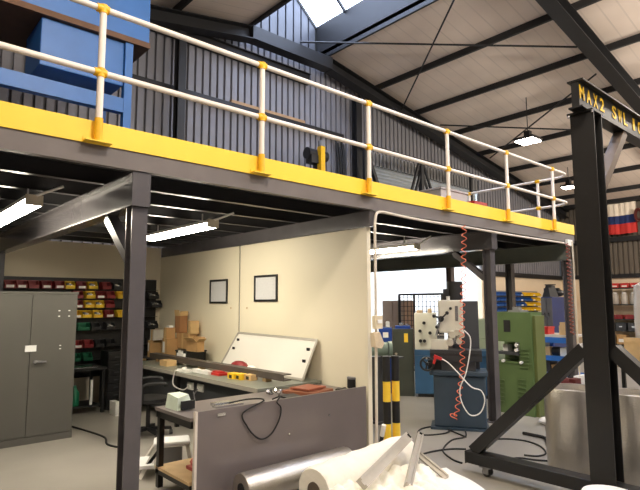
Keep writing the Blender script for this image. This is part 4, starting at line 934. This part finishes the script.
tag(MB().box((WX + .05, b.y, zt + .001), (WX + .35, a.y, zt + .16)).box((WX + .04, b.y - .01, zt + .13), (WX + .36, a.y + .01, zt + .165)).build('red_tote', REDP), 'red tote box on the blue workbench', 'tote')
a, b = P(559, 330, 'X', WX + .05), P(567, 330, 'X', WX + .05)
tag(MB().box((WX + .05, b.y, zt + .001), (WX + .3, a.y, zt + .2)).box((WX + .05, b.y + .02, zt + .2), (WX + .12, a.y - .02, zt + .27)).build('bench_carton', CARDL), 'open tan carton on the blue workbench right of the red tote', 'box')
for k, (f0, m, lab) in enumerate(((.1, WOOD, 'tan parts box on the middle shelf of the blue bench'), (.36, BLACKP, 'black machine part on the middle shelf of the blue bench'), (.62, PAPER, 'white box on the middle shelf of the blue bench'))):
    ya = y1 - .14 - k * (y1 - y0 - .28) / 3
    mb = MB().box((WX + .1, ya - (y1 - y0 - .28) / 3 + .03, zt - .459), (WX + .4, ya, zt - .28))
    if k == 1: mb = MB().cyl((WX + .2, ya - (y1 - y0 - .28) / 3 + .03, zt - .36), (WX + .2, ya, zt - .36), .097, n=14)
    tag(mb.build(('parts_box', 'machine_part', 'white_box')[k], m), lab, ('box', 'machine part', 'box')[k])
for k in range(4):
    sp = (y1 - y0 - .3) / 4; ya = y1 - .17 - k * sp
    tag(MB().box((WX + .12, ya - sp + .03, .161), (WX + .45, ya, .161 + (.26, .18, .3, .22)[k])).box((WX + .11, ya - sp + .02, .161 + (.24, .16, .28, .20)[k]), (WX + .46, ya + .01, .165 + (.26, .18, .3, .22)[k])).build('storage_crate', (DGREY, CARD, GREYP, PAPER)[k]), ('dark grey', 'tan', 'mid grey', 'white')[k] + ' crate on the bottom shelf of the blue bench', 'crate')
# column hose and socket drop by the last column
p = P(568.5, 262, 'Y', 3.95)
hz = P(568, 335, 'Y', 3.95)
coil('red_coiled_hose', 'red coiled hose hanging at the right end of the mezzanine beside the gantry post', [(p.x, 3.95, 2.70), (p.x, 3.95, hz.z)], .03, 24, .009, mat('rust_red_hose', (128, 58, 42), .5))
t = thing('socket_drop', 'white conduit dropping to a white socket box left of the gantry post', 'socket', (9.5, 3.95, .6))
a, b = P(574, 376, 'Y', 3.95), P(583.5, 389, 'Y', 3.95)
MB().box((a.x, 3.9, b.z), (b.x, 3.96, a.z)).build('socket_box', PAPER, t, bevel=.005)
MB().cyl(((a.x + b.x) / 2, 3.93, a.z), ((a.x + b.x) / 2, 3.93, 2.74), .013, n=8).build('drop_pipe', CREAMW, t, smooth=True)
# engine-like parts on the floor behind the silver roll
t = thing('scrap_trolley', 'low trolley of red and blue machine parts behind the first silver roll', 'trolley', (8.6, 3.2, 0))
p = P(565, 372, 'X', 8.6)
MB().box((8.4, p.y - .35, .18), (9.0, p.y + .35, .22)).build('deck', DGREY, t)
for x in (8.46, 8.94):
    for y in (p.y - .28, p.y + .28): MB().cyl((x, y - .02, .08), (x, y + .02, .08), .08, n=12).box((x - .03, y - .03, .1), (x + .03, y + .03, .181)).build('wheel', BLACKP, t)
tag(MB().cyl((8.6, p.y - .15, .36), (8.6, p.y + .12, .36), .138, n=14).box((8.5, p.y - .2, .222), (8.7, p.y - .1, .5)).build('red_motor', mat('dull_red_enamel', (92, 34, 32), .5)), 'dark red motor on the low trolley', 'motor')
tag(MB().cyl((8.6, p.y + .14, .34), (8.6, p.y + .32, .34), .115, n=14).box((8.52, p.y + .18, .222), (8.68, p.y + .3, .56)).build('blue_pump', BLUED), 'blue pump on the low trolley beside the red motor', 'pump')
# ------------------------------------------------------------------ shelving on the right wall
RX = XR - .75
t = thing('wall_shelving', 'long stock shelving along the right wall below the flag', 'shelving', (RX + .3, 7.0, 0))
sh = [2.22, 1.60, 1.05, .62, .1]
sy0, sy1 = 4.6, 8.3
for z in sh: MB().box((RX, sy0, z - .04), (RX + .6, sy1, z)).build('shelf', BLACKST, t)
for y in (sy0 + .02, 6.45, sy1 - .02):
    for x in (RX + .03, RX + .57): MB().box((x - .03, y - .03, 0), (x + .03, y + .03, 2.5 if x > RX + .3 else 2.26)).build('upright', BLACKST, t)
def row(z, n, mk, y0=4.75, y1=8.2):
    for k in range(n):
        y = y1 - (k + .5) * (y1 - y0) / n
        if abs(y - 6.45) < .23: continue
        mk(k, y, z + .001)
def rb(k, y, z): tag(MB().box((RX + .05, y - .13, z), (RX + .4, y + .13, z + .17)).box((RX + .046, y - .09, z + .03), (RX + .0495, y + .09, z + .08), PAPER).build('red_stock_box', REDP), 'red stock box on top shelf of right wall rack, %s from the left' % ORD[k], 'box', 'red stock boxes on the top shelf')
row(2.22, 10, rb)
def jarf(k, y, z):
    o = MB().lathe((RX + .2, y, z), [(0, 0), (.11, 0), (.115, .02), (.115, .34), (.08, .40), (0, .40)], 14).build('white_drum', CLEAR, smooth=True)
    tag(o, 'pale plastic drum on second shelf of right wall rack, %s from the left' % ORD[k], 'drum', 'pale drums on the second shelf')
    MB().cyl((RX + .2, y, z + .401), (RX + .2, y, z + .45), .075, n=12).build('lid', PAPER, o)
row(1.60, 11, jarf)
def rs(k, y, z): tag(MB().box((RX + .05, y - .14, z), (RX + .4, y + .14, z + .14)).box((RX + .03, y - .15, z + .11), (RX + .41, y + .15, z + .15)).build('red_tray', BINRED), 'dark red tray on third shelf of right wall rack, %s from the left' % ORD[k], 'tray', 'dark red trays on the third shelf')
row(1.05, 9, rs)
def gs(k, y, z): tag(MB().box((RX + .04, y - .17, z), (RX + .5, y + .17, z + .28)).box((RX + .03, y - .05, z + .12), (RX + .039, y + .05, z + .16), CHROME).build('grey_drawer_box', DGREY), 'dark grey drawer box on fourth shelf of right wall rack, %s from the left' % ORD[k], 'drawer box', 'grey drawer boxes on the fourth shelf')
row(.62, 8, gs)
def cs(k, y, z): tag(MB().box((RX + .05, y - .16, z), (RX + .45, y + .16, z + (.3, .36, .26)[k % 3])).box((RX + .049, y - .1, z + .08), (RX + .0495, y + .1, z + .2), PAPER).build('stock_carton', (CARDL, CARD, PAPER)[k % 3]), '%s carton on bottom shelf of right wall rack, %s from the left' % (('light tan', 'brown', 'white')[k % 3], ORD[k]), 'box', 'cartons on the bottom shelf')
row(.1, 8, cs)
# flag
fx = XR - .28
ya, yb3 = P(601, 220, 'X', fx).y, P(637, 220, 'X', fx).y
zt0, zb0 = P(602, 204, 'X', fx).z - .05, P(602, 235, 'X', fx).z
mb = MB(); nu = 24
for (f0, f1, m) in ((1, .60, FLAGW), (.60, .33, FLAGB), (.33, 0, FLAGR)):
    vs = []; fs = []
    for th in (0, .012):
        for f in (f0, (f0 + f1) / 2, f1):
            for i in range(nu + 1):
                u = i / nu; vs.append((fx + th + .03 * math.sin(u * 17) * (1.1 - f) + .02 * math.sin(u * 41), yb3 + (ya - yb3) * u, zb0 + (zt0 - zb0) * f - .03 * math.sin(u * PI) * (1 if f < 1 else .4)))
    q = 3 * (nu + 1)
    for j in range(2):
        for i in range(nu):
            a = j * (nu + 1) + i; fs += [(a, a + 1, a + nu + 2, a + nu + 1), (q + a + nu + 1, q + a + nu + 2, q + a + 1, q + a)]
    mb.faces(vs, fs, m)
flag = tag(mb.build('flag', FLAGW, smooth=True), 'white, navy and red striped flag hung on the right wall', 'flag')
tag(MB().box((XR - .4, 4.0, zt0 + .02), (XR - .02, YB - .3, zt0 + .22)).build('wall_beam', ROOFST), 'dark beam along the right wall above the flag', 'beam')
tag(MB().box((XR - .16, 4.0, zb0 - .30), (XR - .01, YB - .3, zb0 - .12)).build('wall_beam', ROOFST), 'dark rail along the right wall below the flag', 'beam')
o = thing('hanging_coil', 'dark red coil hung at the right edge of the flag', 'coil', (fx - .1, yb3, zb0 + .3))
for k in range(3):
    r_ = .16 + .03 * k
    MB().tube([(fx - .13 - .03 * k, yb3 - .10 + r_ * .5 * math.cos(a * PI / 12), zb0 + .62 + r_ * 1.1 * math.sin(a * PI / 12)) for a in range(25)], .03, 6).build('loop', mat('dark_red_cable', (86, 30, 24), .5), o, smooth=True)
# ------------------------------------------------------------------ packing table at the right edge
t = thing('packing_table', 'packing table at the right edge behind the gantry brace', 'table', (10.6, 2.9, 0))
TX0, TX1, TY0, TY1, TZ = 9.6, 11.0, 1.6, 3.85, .66
MB().box((TX0, TY0, TZ - .04), (TX1, TY1, TZ)).build('table_top', mat('grey_brown_top', (138, 124, 108), .5, 0, .08, 4), t)
for x in (TX0 + .06, TX1 - .06):
    for y in (TY0 + .06, TY1 - .06): MB().box((x - .03, y - .03, 0), (x + .03, y + .03, TZ - .041)).build('leg', BLACKST, t)
q = P(616, 350, 'X', 10.2)
tag(MB().lathe((10.0, q.y, TZ + .001), [(0, 0), (.14, 0), (.19, .05), (.20, .14), (.13, .24), (0, .28)], 18).build('white_sack', PAPER, smooth=True), 'white rounded sack on the packing table', 'sack')
q = P(634, 350, 'X', 10.0)
t = thing('open_carton', 'tan open carton on the packing table at the right edge', 'box', (10.0, q.y, TZ))
MB().box((9.8, q.y - .25, TZ + .001), (10.2, q.y + .08, TZ + .36)).build('body', CARDL, t)
MB().box((9.79, q.y - .25, TZ + .36), (9.8, q.y + .08, TZ + .44)).build('flap', CARDL, t)
q = P(651, 300, 'X', 10.6)
t = thing('bubble_wrap_roll', 'tall clear bubble wrap roll standing on the packing table', 'roll', (10.62, q.y, TZ))
MB().lathe((10.62, q.y, TZ + .001), [(.06, 0), (.27, 0), (.285, .1), (.28, .9), (.26, 1.32), (.1, 1.42), (.06, 1.42)], 24).build('wrap', CLEAR, t, smooth=True)
MB().cyl((10.62, q.y, TZ + .001), (10.62, q.y, TZ + 1.44), .055, n=14).build('core', CARD, t, smooth=True)

# ================================================================== GANTRY
gxx, gyy = 4.80, 1.84
GB = 3.37
t = thing('gantry_crane', 'black steel lifting gantry with yellow stencil lettering on its beam', 'gantry', (gxx, gyy, 0))
# foot beam along Y on castors
MB().box((gxx - .08, .55, .105), (gxx + .08, 3.14, .215)).build('foot_beam', BLACKST, t, bevel=.004)
MB().box((gxx - .085, 3.141, .10), (gxx + .085, 3.15, .218)).build('foot_end_plate', BLACKST, t)
for y in (.72, 2.95):
    c = MB().box((gxx - .06, y - .06, .088), (gxx + .06, y + .06, .1045)).box((gxx - .045, y - .03, .03), (gxx - .035, y + .03, .088)).box((gxx + .035, y - .03, .03), (gxx + .045, y + .03, .088)).build('castor', GREYP, t)
    MB().cyl((gxx - .03, y, .045), (gxx + .03, y, .045), .044, n=18).build('castor_wheel', RUBBER, c, smooth=True)
MB().ibeam((gxx, gyy, .216), (gxx, gyy, GB - .02), .2, .18, .012, up=(1, 0, 0)).build('post', BLACKST, t)
MB().box((gxx - .11, gyy - .102, GB - .019), (gxx + .11, gyy + .12, GB - .001)).build('head_plate', BLACKST, t, bevel=.002)
for x, y in ((gxx - .1, gyy - .095), (gxx - .1, gyy + .105), (gxx + .1, gyy - .095), (gxx + .1, gyy + .105)):
    MB().cyl((x, y, GB - .04), (x, y, GB - .0195), .014, n=8).build('bolt', CHROME, t)
for s in (-1, 1):
    y_end = 3.08 if s > 0 else .6
    MB().bar((gxx, y_end, .222), (gxx, gyy + s * .11, 1.30), .12, .11).build('side_brace', BLACKST, t)
MB().box((gxx - .21, gyy - .06, GB), (gxx + 4.4, gyy + .06, GB + .014)).box((gxx - .21, gyy - .075, GB + .236), (gxx + 4.4, gyy + .06, GB + .25)).box((gxx - .20, gyy - .032, GB + .014), (gxx + 4.4, gyy + .032, GB + .236)).build('lifting_beam', BLACKST, t)
bmz = P(598, 205, 'Y', gyy)
MB().bar((gxx + .105, gyy, 2.62), (gxx + .84, gyy, GB - .003), .10, .08).build('knee_brace', mat('worn_brown_steel', (112, 98, 84), .5, .1, .12, 6), t)['label'] = 'worn grey-brown knee brace'
# far leg frame of the same gantry
fx2 = gxx + 4.1
MB().box((fx2 - .08, .55, .105), (fx2 + .08, 3.14, .215)).build('foot_beam', BLACKST, t)
MB().ibeam((fx2, gyy, .216), (fx2, gyy, GB - .001), .2, .18, .012, up=(1, 0, 0)).build('post', BLACKST, t)
for y in (.72, 2.95):
    c = MB().box((fx2 - .06, y - .06, .088), (fx2 + .06, y + .06, .1045)).build('castor', GREYP, t); MB().cyl((fx2 - .03, y, .045), (fx2 + .03, y, .045), .044, n=14).build('castor_wheel', RUBBER, c)
for k, (bx) in enumerate((gxx + 1.9,)):
    MB().box((bx - .12, gyy - .10, GB - .06), (bx + .12, gyy + .10, GB - .002)).build('beam_trolley', BLACKST, t)
# stencil lettering on the web
def lettering(txt, x, z, h, wch):
    mb = MB(); cx = x
    for ch in txt:
        if ch != ' ':
            cu = bpy.data.curves.new('glyph', 'FONT'); cu.body = ch; cu.size = h * 1.42; cu.extrude = .001; cu.offset = .0035
            to = bpy.data.objects.new('glyph', cu); C.objects.link(to); bpy.context.view_layer.update()
            me = bpy.data.meshes.new_from_object(to.evaluated_get(bpy.context.evaluated_depsgraph_get()))
            xs_ = [v.co.x for v in me.vertices]; x0, x1 = min(xs_), max(xs_); kx = (wch * .66) / (x1 - x0)
            if ch == '1': kx = (wch * .36) / (x1 - x0)
            me.transform(Matrix.Translation(Vector((cx, gyy - .0345, z))) @ Matrix.Rotation(PI / 2, 4, 'X') @ Matrix.Diagonal((kx, 1, 1, 1)) @ Matrix.Translation(Vector((-x0, 0, 0))))
            mb.bm.from_mesh(me); bpy.data.objects.remove(to); bpy.data.meshes.remove(me); bpy.data.curves.remove(cu)
        cx += wch if ch != ' ' else wch * .75
    return mb
LETT = mat('yellow_stencil_paint', (250, 200, 30), .5, 0, .06, 30)
for word, x in (('MAX2', gxx - .19), ('SWL', gxx + .55), ('1000', gxx + 1.10)):
    lettering(word, x, GB + .085, .122, .148).build('stencil_word', LETT, t)['label'] = 'yellow stencil letters reading ' + word

# ================================================================== SILVER ROLLS, FOAM AND PROFILES IN FRONT
def silver_roll(x, y, r, h, label, lean=(0, 0)):
    t = thing('silver_foil_roll', label, 'roll', (x, y, 0), group='standing silver rolls')
    t.rotation_euler = (lean[0], lean[1], 0)
    MB().lathe((0, 0, 0), [(.12, .0), (r * .98, 0), (r, .02), (r * .99, h * .18), (r * 1.015, h * .24), (r * 1.0, h * .42), (r * 1.02, h * .5), (r * .995, h * .6), (r * 1.015, h * .68), (r * 1.01, h * .82), (r, h - .01), (r * .985, h), (r - .035, h), (r - .04, h - .06), (.13, h - .12)], 40).build('foil_wrap', FOIL, t, local=True, smooth=True)
    MB().lathe((0, 0, 0), [(.128, .0), (.128, h - .14), (.1, h - .14), (.1, 0)], 20).build('core_tube', mat('dark_core_board', (50, 44, 40), .8), t, local=True, smooth=True)
r1 = P(583, 477, 'Z', 0)
silver_roll(5.47, 2.37, .27, .85, 'standing silver foil roll left of the black gantry post')
silver_roll(5.53, 1.81, .27, .86, 'standing silver foil roll right of the black gantry post')
# lying silver roll in front of the grey desk
a, b = Vector((2.58, 3.93, .135)), Vector((3.83, 3.93, .135))
t = thing('lying_silver_roll', 'silver foil roll lying on the floor before the grey desk', 'roll', (3.2, 3.93, 0))
MB().lathe(a, [(.05, 0), (.125, 0), (.13, .01), (.13, 1.23), (.125, 1.25), (.05, 1.25)], 28, axis=(1, 0, 0)).build('foil_wrap', FOIL, t, smooth=True)
MB().cyl(a + Vector((-.005, 0, 0)), b + Vector((.005, 0, 0)), .048, n=16).build('core', BLACKP, t, smooth=True)
# white foam roll
e0 = P(325, 486, 'X', 2.95)
t = thing('white_foam_roll', 'cream white foam roll with dark hollow end lying before the silver roll', 'roll', (3.4, 3.5, 0))
fr = .18; fa = Vector((2.90, 3.36, fr + .012))
mb = MB(); prof = [(.07, 0), (fr - .01, 0), (fr, .015)]
for k in range(1, 14): prof.append((fr + .006 * math.sin(k * 2.3), .015 + k * .095))
prof += [(fr - .015, 1.3), (.07, 1.3)]
mb.lathe(fa, prof, 28, axis=(1, .10, .02)).build('foam_wrap', FOAM, t, smooth=True)
MB().cyl(fa + Vector((-.004, 0, 0)), fa + Vector((1.31, .131, .026)), .068, n=18).build('core_tube', mat('grey_core_board', (92, 80, 68), .8), t, smooth=True)
# crumpled foam sheets
def sheet(name, label, x0, x1, y0, y1, fz, th, m, nu=60, nv=48, shear=0.):
    vs = []; fs = []
    for s in (0, 1):
        for j in range(nv + 1):
            for i in range(nu + 1):
                u, v = i / nu, j / nv; y = y0 + (y1 - y0) * v; x = x0 + (x1 - x0) * u + shear * (y - 2.67); vs.append((x, y, fz(x, y, u, v) if s == 0 else max(.002, fz(x, y, u, v) - th)))
    q = (nu + 1) * (nv + 1)
    for j in range(nv):
        for i in range(nu):
            a = j * (nu + 1) + i; fs += [(a, a + 1, a + nu + 2, a + nu + 1), (q + a + nu + 1, q + a + nu + 2, q + a + 1, q + a)]
    for i in range(nu): fs += [(i, q + i, q + i + 1, i + 1), (nv * (nu + 1) + i, nv * (nu + 1) + i + 1, q + nv * (nu + 1) + i + 1, q + nv * (nu + 1) + i)]
    for j in range(nv): fs += [(j * (nu + 1), (j + 1) * (nu + 1), q + (j + 1) * (nu + 1), q + j * (nu + 1)), (j * (nu + 1) + nu, q + j * (nu + 1) + nu, q + (j + 1) * (nu + 1) + nu, (j + 1) * (nu + 1) + nu)]
    return tag(MB().faces(vs, fs).build(name, m, smooth=True), label, 'foam sheet')
sheet('crumpled_foam_sheet', 'crumpled cream foam sheet heaped below the aluminium profiles', 2.6, 3.68, 2.2, 3.12,
      lambda x, y, u, v: .27 + .05 * math.sin(x * 5 + 1) * math.sin(y * 7) + .03 * abs(math.sin(x * 11 + y * 9)) + .022 * abs(math.sin(x * 23 - y * 17)) + .01 * math.sin(x * 47 + y * 41) - .20 * max(0, u - .75) - .10 * max(0, v - .8), .34, FOAM, shear=.5)
sheet('flat_foam_board', 'flat white foam board lying right of the crumpled foam', 3.78, 4.16, 1.95, 3.15, lambda x, y, u, v: .13 + .012 * math.sin(y * 6 + x * 4) + .05 * (1 - u), .12, mat('bright_white_foam', (246, 242, 232), .7, 0, .02, 5), shear=.5)
q = P(556, 486, 'Z', .25)
tag(MB().lathe((4.25, 1.62, 0), [(0, 0), (.19, 0), (.215, .03), (.215, .26), (.18, .31), (.07, .33), (0, .33)], 26).build('white_foam_drum', PAPER, smooth=True), 'white round drum standing before the foot beam of the black gantry', 'drum')
# aluminium profiles
def profile(name, label, p, q, w, h, up):
    d = []
    t = thing(name, label, 'profile', p, group='aluminium profiles'); e = w * .12
    pf = [(-w / 2, -h / 2), (w / 2, -h / 2), (w / 2, h / 2), (e + w * .12, h / 2), (e + w * .12, h / 2 - h * .3), (-e - w * .12, h / 2 - h * .3), (-e - w * .12, h / 2), (-w / 2, h / 2)]
    MB().bar(p, q, w, h, up, None, pf).build('extrusion', ALU, t)
    p, q = Vector(p), Vector(q); dd = (q - p).normalized()
    MB().bar(q + dd * .001, q + dd * .008, w * .96, h * .96, up).build('end_cap', BLACKP, t)
    return t
V1 = (-.55, -.72, .42)
A0, A1 = P(357, 492, 'Z', .42), P(408, 437, 'X', 4.05)
profile('aluminium_profile', 'wide aluminium profile slanting up right over the foam', P(362, 484, 'Y', 2.85), P(408, 437, 'Y', 3.22), .085, .05, V1)
profile('aluminium_profile', 'narrow aluminium profile standing steeply over the foam', P(408, 486, 'Y', 2.7), P(420, 435, 'Y', 3.1), .055, .05, V1)
profile('aluminium_profile', 'aluminium profile slanting down right from the steep one', P(447, 478, 'Y', 2.85), P(416, 452, 'Y', 3.15), .05, .045, V1)
# cables on the workshop floor
def fcab(label, pts, r=.0095): tag(MB().tube([P(x, y, 'Z', r + .001) for x, y in pts], r, 6, smooth=6).build('floor_cable', RUBBER, smooth=True), label, 'cable', 'cables on the workshop floor')
fcab('black cable curling left round to the foot beam of the gantry', [(412, 458), (430, 452), (450, 449), (466, 449)])
fcab('black cable looping wide before the milling machine', [(462, 424), (466, 436), (452, 440), (443, 450), (452, 459), (462, 463)])
fcab('black cable lying in an oval left of the milling machine', [(466, 437), (440, 427), (424, 428), (418, 432), (425, 435), (446, 433), (452, 428)])
fcab('black cable crossing the floor behind the gantry brace toward the silver roll', [(497, 439), (510, 439), (526, 441), (540, 446), (546, 453), (538, 456), (524, 455)])
fcab('black cable running straight to the base of the silver roll', [(503, 459), (520, 458), (536, 460), (553, 461)])
fcab('short black cable end near the green machine foot', [(523, 433), (533, 435), (545, 438), (548, 444)], .02)

# ================================================================== HALL LAMPS AND LIGHT
def bay(x, y, z, label, s=.42, on=True):
    t = thing('bay_lamp', label, 'ceiling light', (x, y, z), group='bay lamps')
    MB().box((x - s / 2, y - s / 2, z + .03), (x + s / 2, y + s / 2, z + .10)).box((x - .08, y - .08, z + .10), (x + .08, y + .08, z + .3)).build('housing', BLACKST, t, bevel=.01)
    MB().box((x - s / 2 + .03, y - s / 2 + .03, z), (x + s / 2 - .03, y + s / 2 - .03, z + .029)).build('lens', BAY, t)
    MB().cyl((x, y, z + .3), (x, y, roof_z(x) - .001), .012, n=6).build('suspension_rod', BLACKST, t)
bay(13.44, 6.67, 6.0, 'lit square bay lamp below the ceiling right of the rail posts', .55)
bay(18.4, 7.75, 5.62, 'lit flat bay lamp just left of the gantry post')
LAMPS = [(2.2, .6, 6.7), (8.2, .4, 6.6), (-3.0, .6, 6.2), (13.0, .8, 6.2), (4.5, -3.5, 6.6), (18.5, 2.5, 5.4)]
for i, (x, y, z) in enumerate(LAMPS):
    bay(x, y, z, 'square bay lamp hanging out of view, number %s along the hall' % ORD[i])
    ld = bpy.data.lights.new('bay_light', 'POINT'); ld.shadow_soft_size = .16; ld.energy = (620, 380, 260, 380, 420, 750)[i]; ld.color = (1, .90, .78)
    lo = bpy.data.objects.new('bay_light', ld); C.objects.link(lo); lo.location = (x, y, z - .22)
W = bpy.data.worlds.new('world'); SC.world = W; W.use_nodes = True
bg = W.node_tree.nodes['Background']; bg.inputs[0].default_value = (.75, .85, 1, 1); bg.inputs[1].default_value = .06
SC.view_settings.view_transform = 'Standard'; SC.view_settings.look = 'None'; SC.view_settings.gamma = 1; SC.view_settings.exposure = 0.0
SC.view_settings.use_curve_mapping = False
try:
    SC.cycles.use_denoising = True; SC.cycles.max_bounces = 8; SC.cycles.diffuse_bounces = 5; SC.cycles.sample_clamp_indirect = 6
except Exception: pass
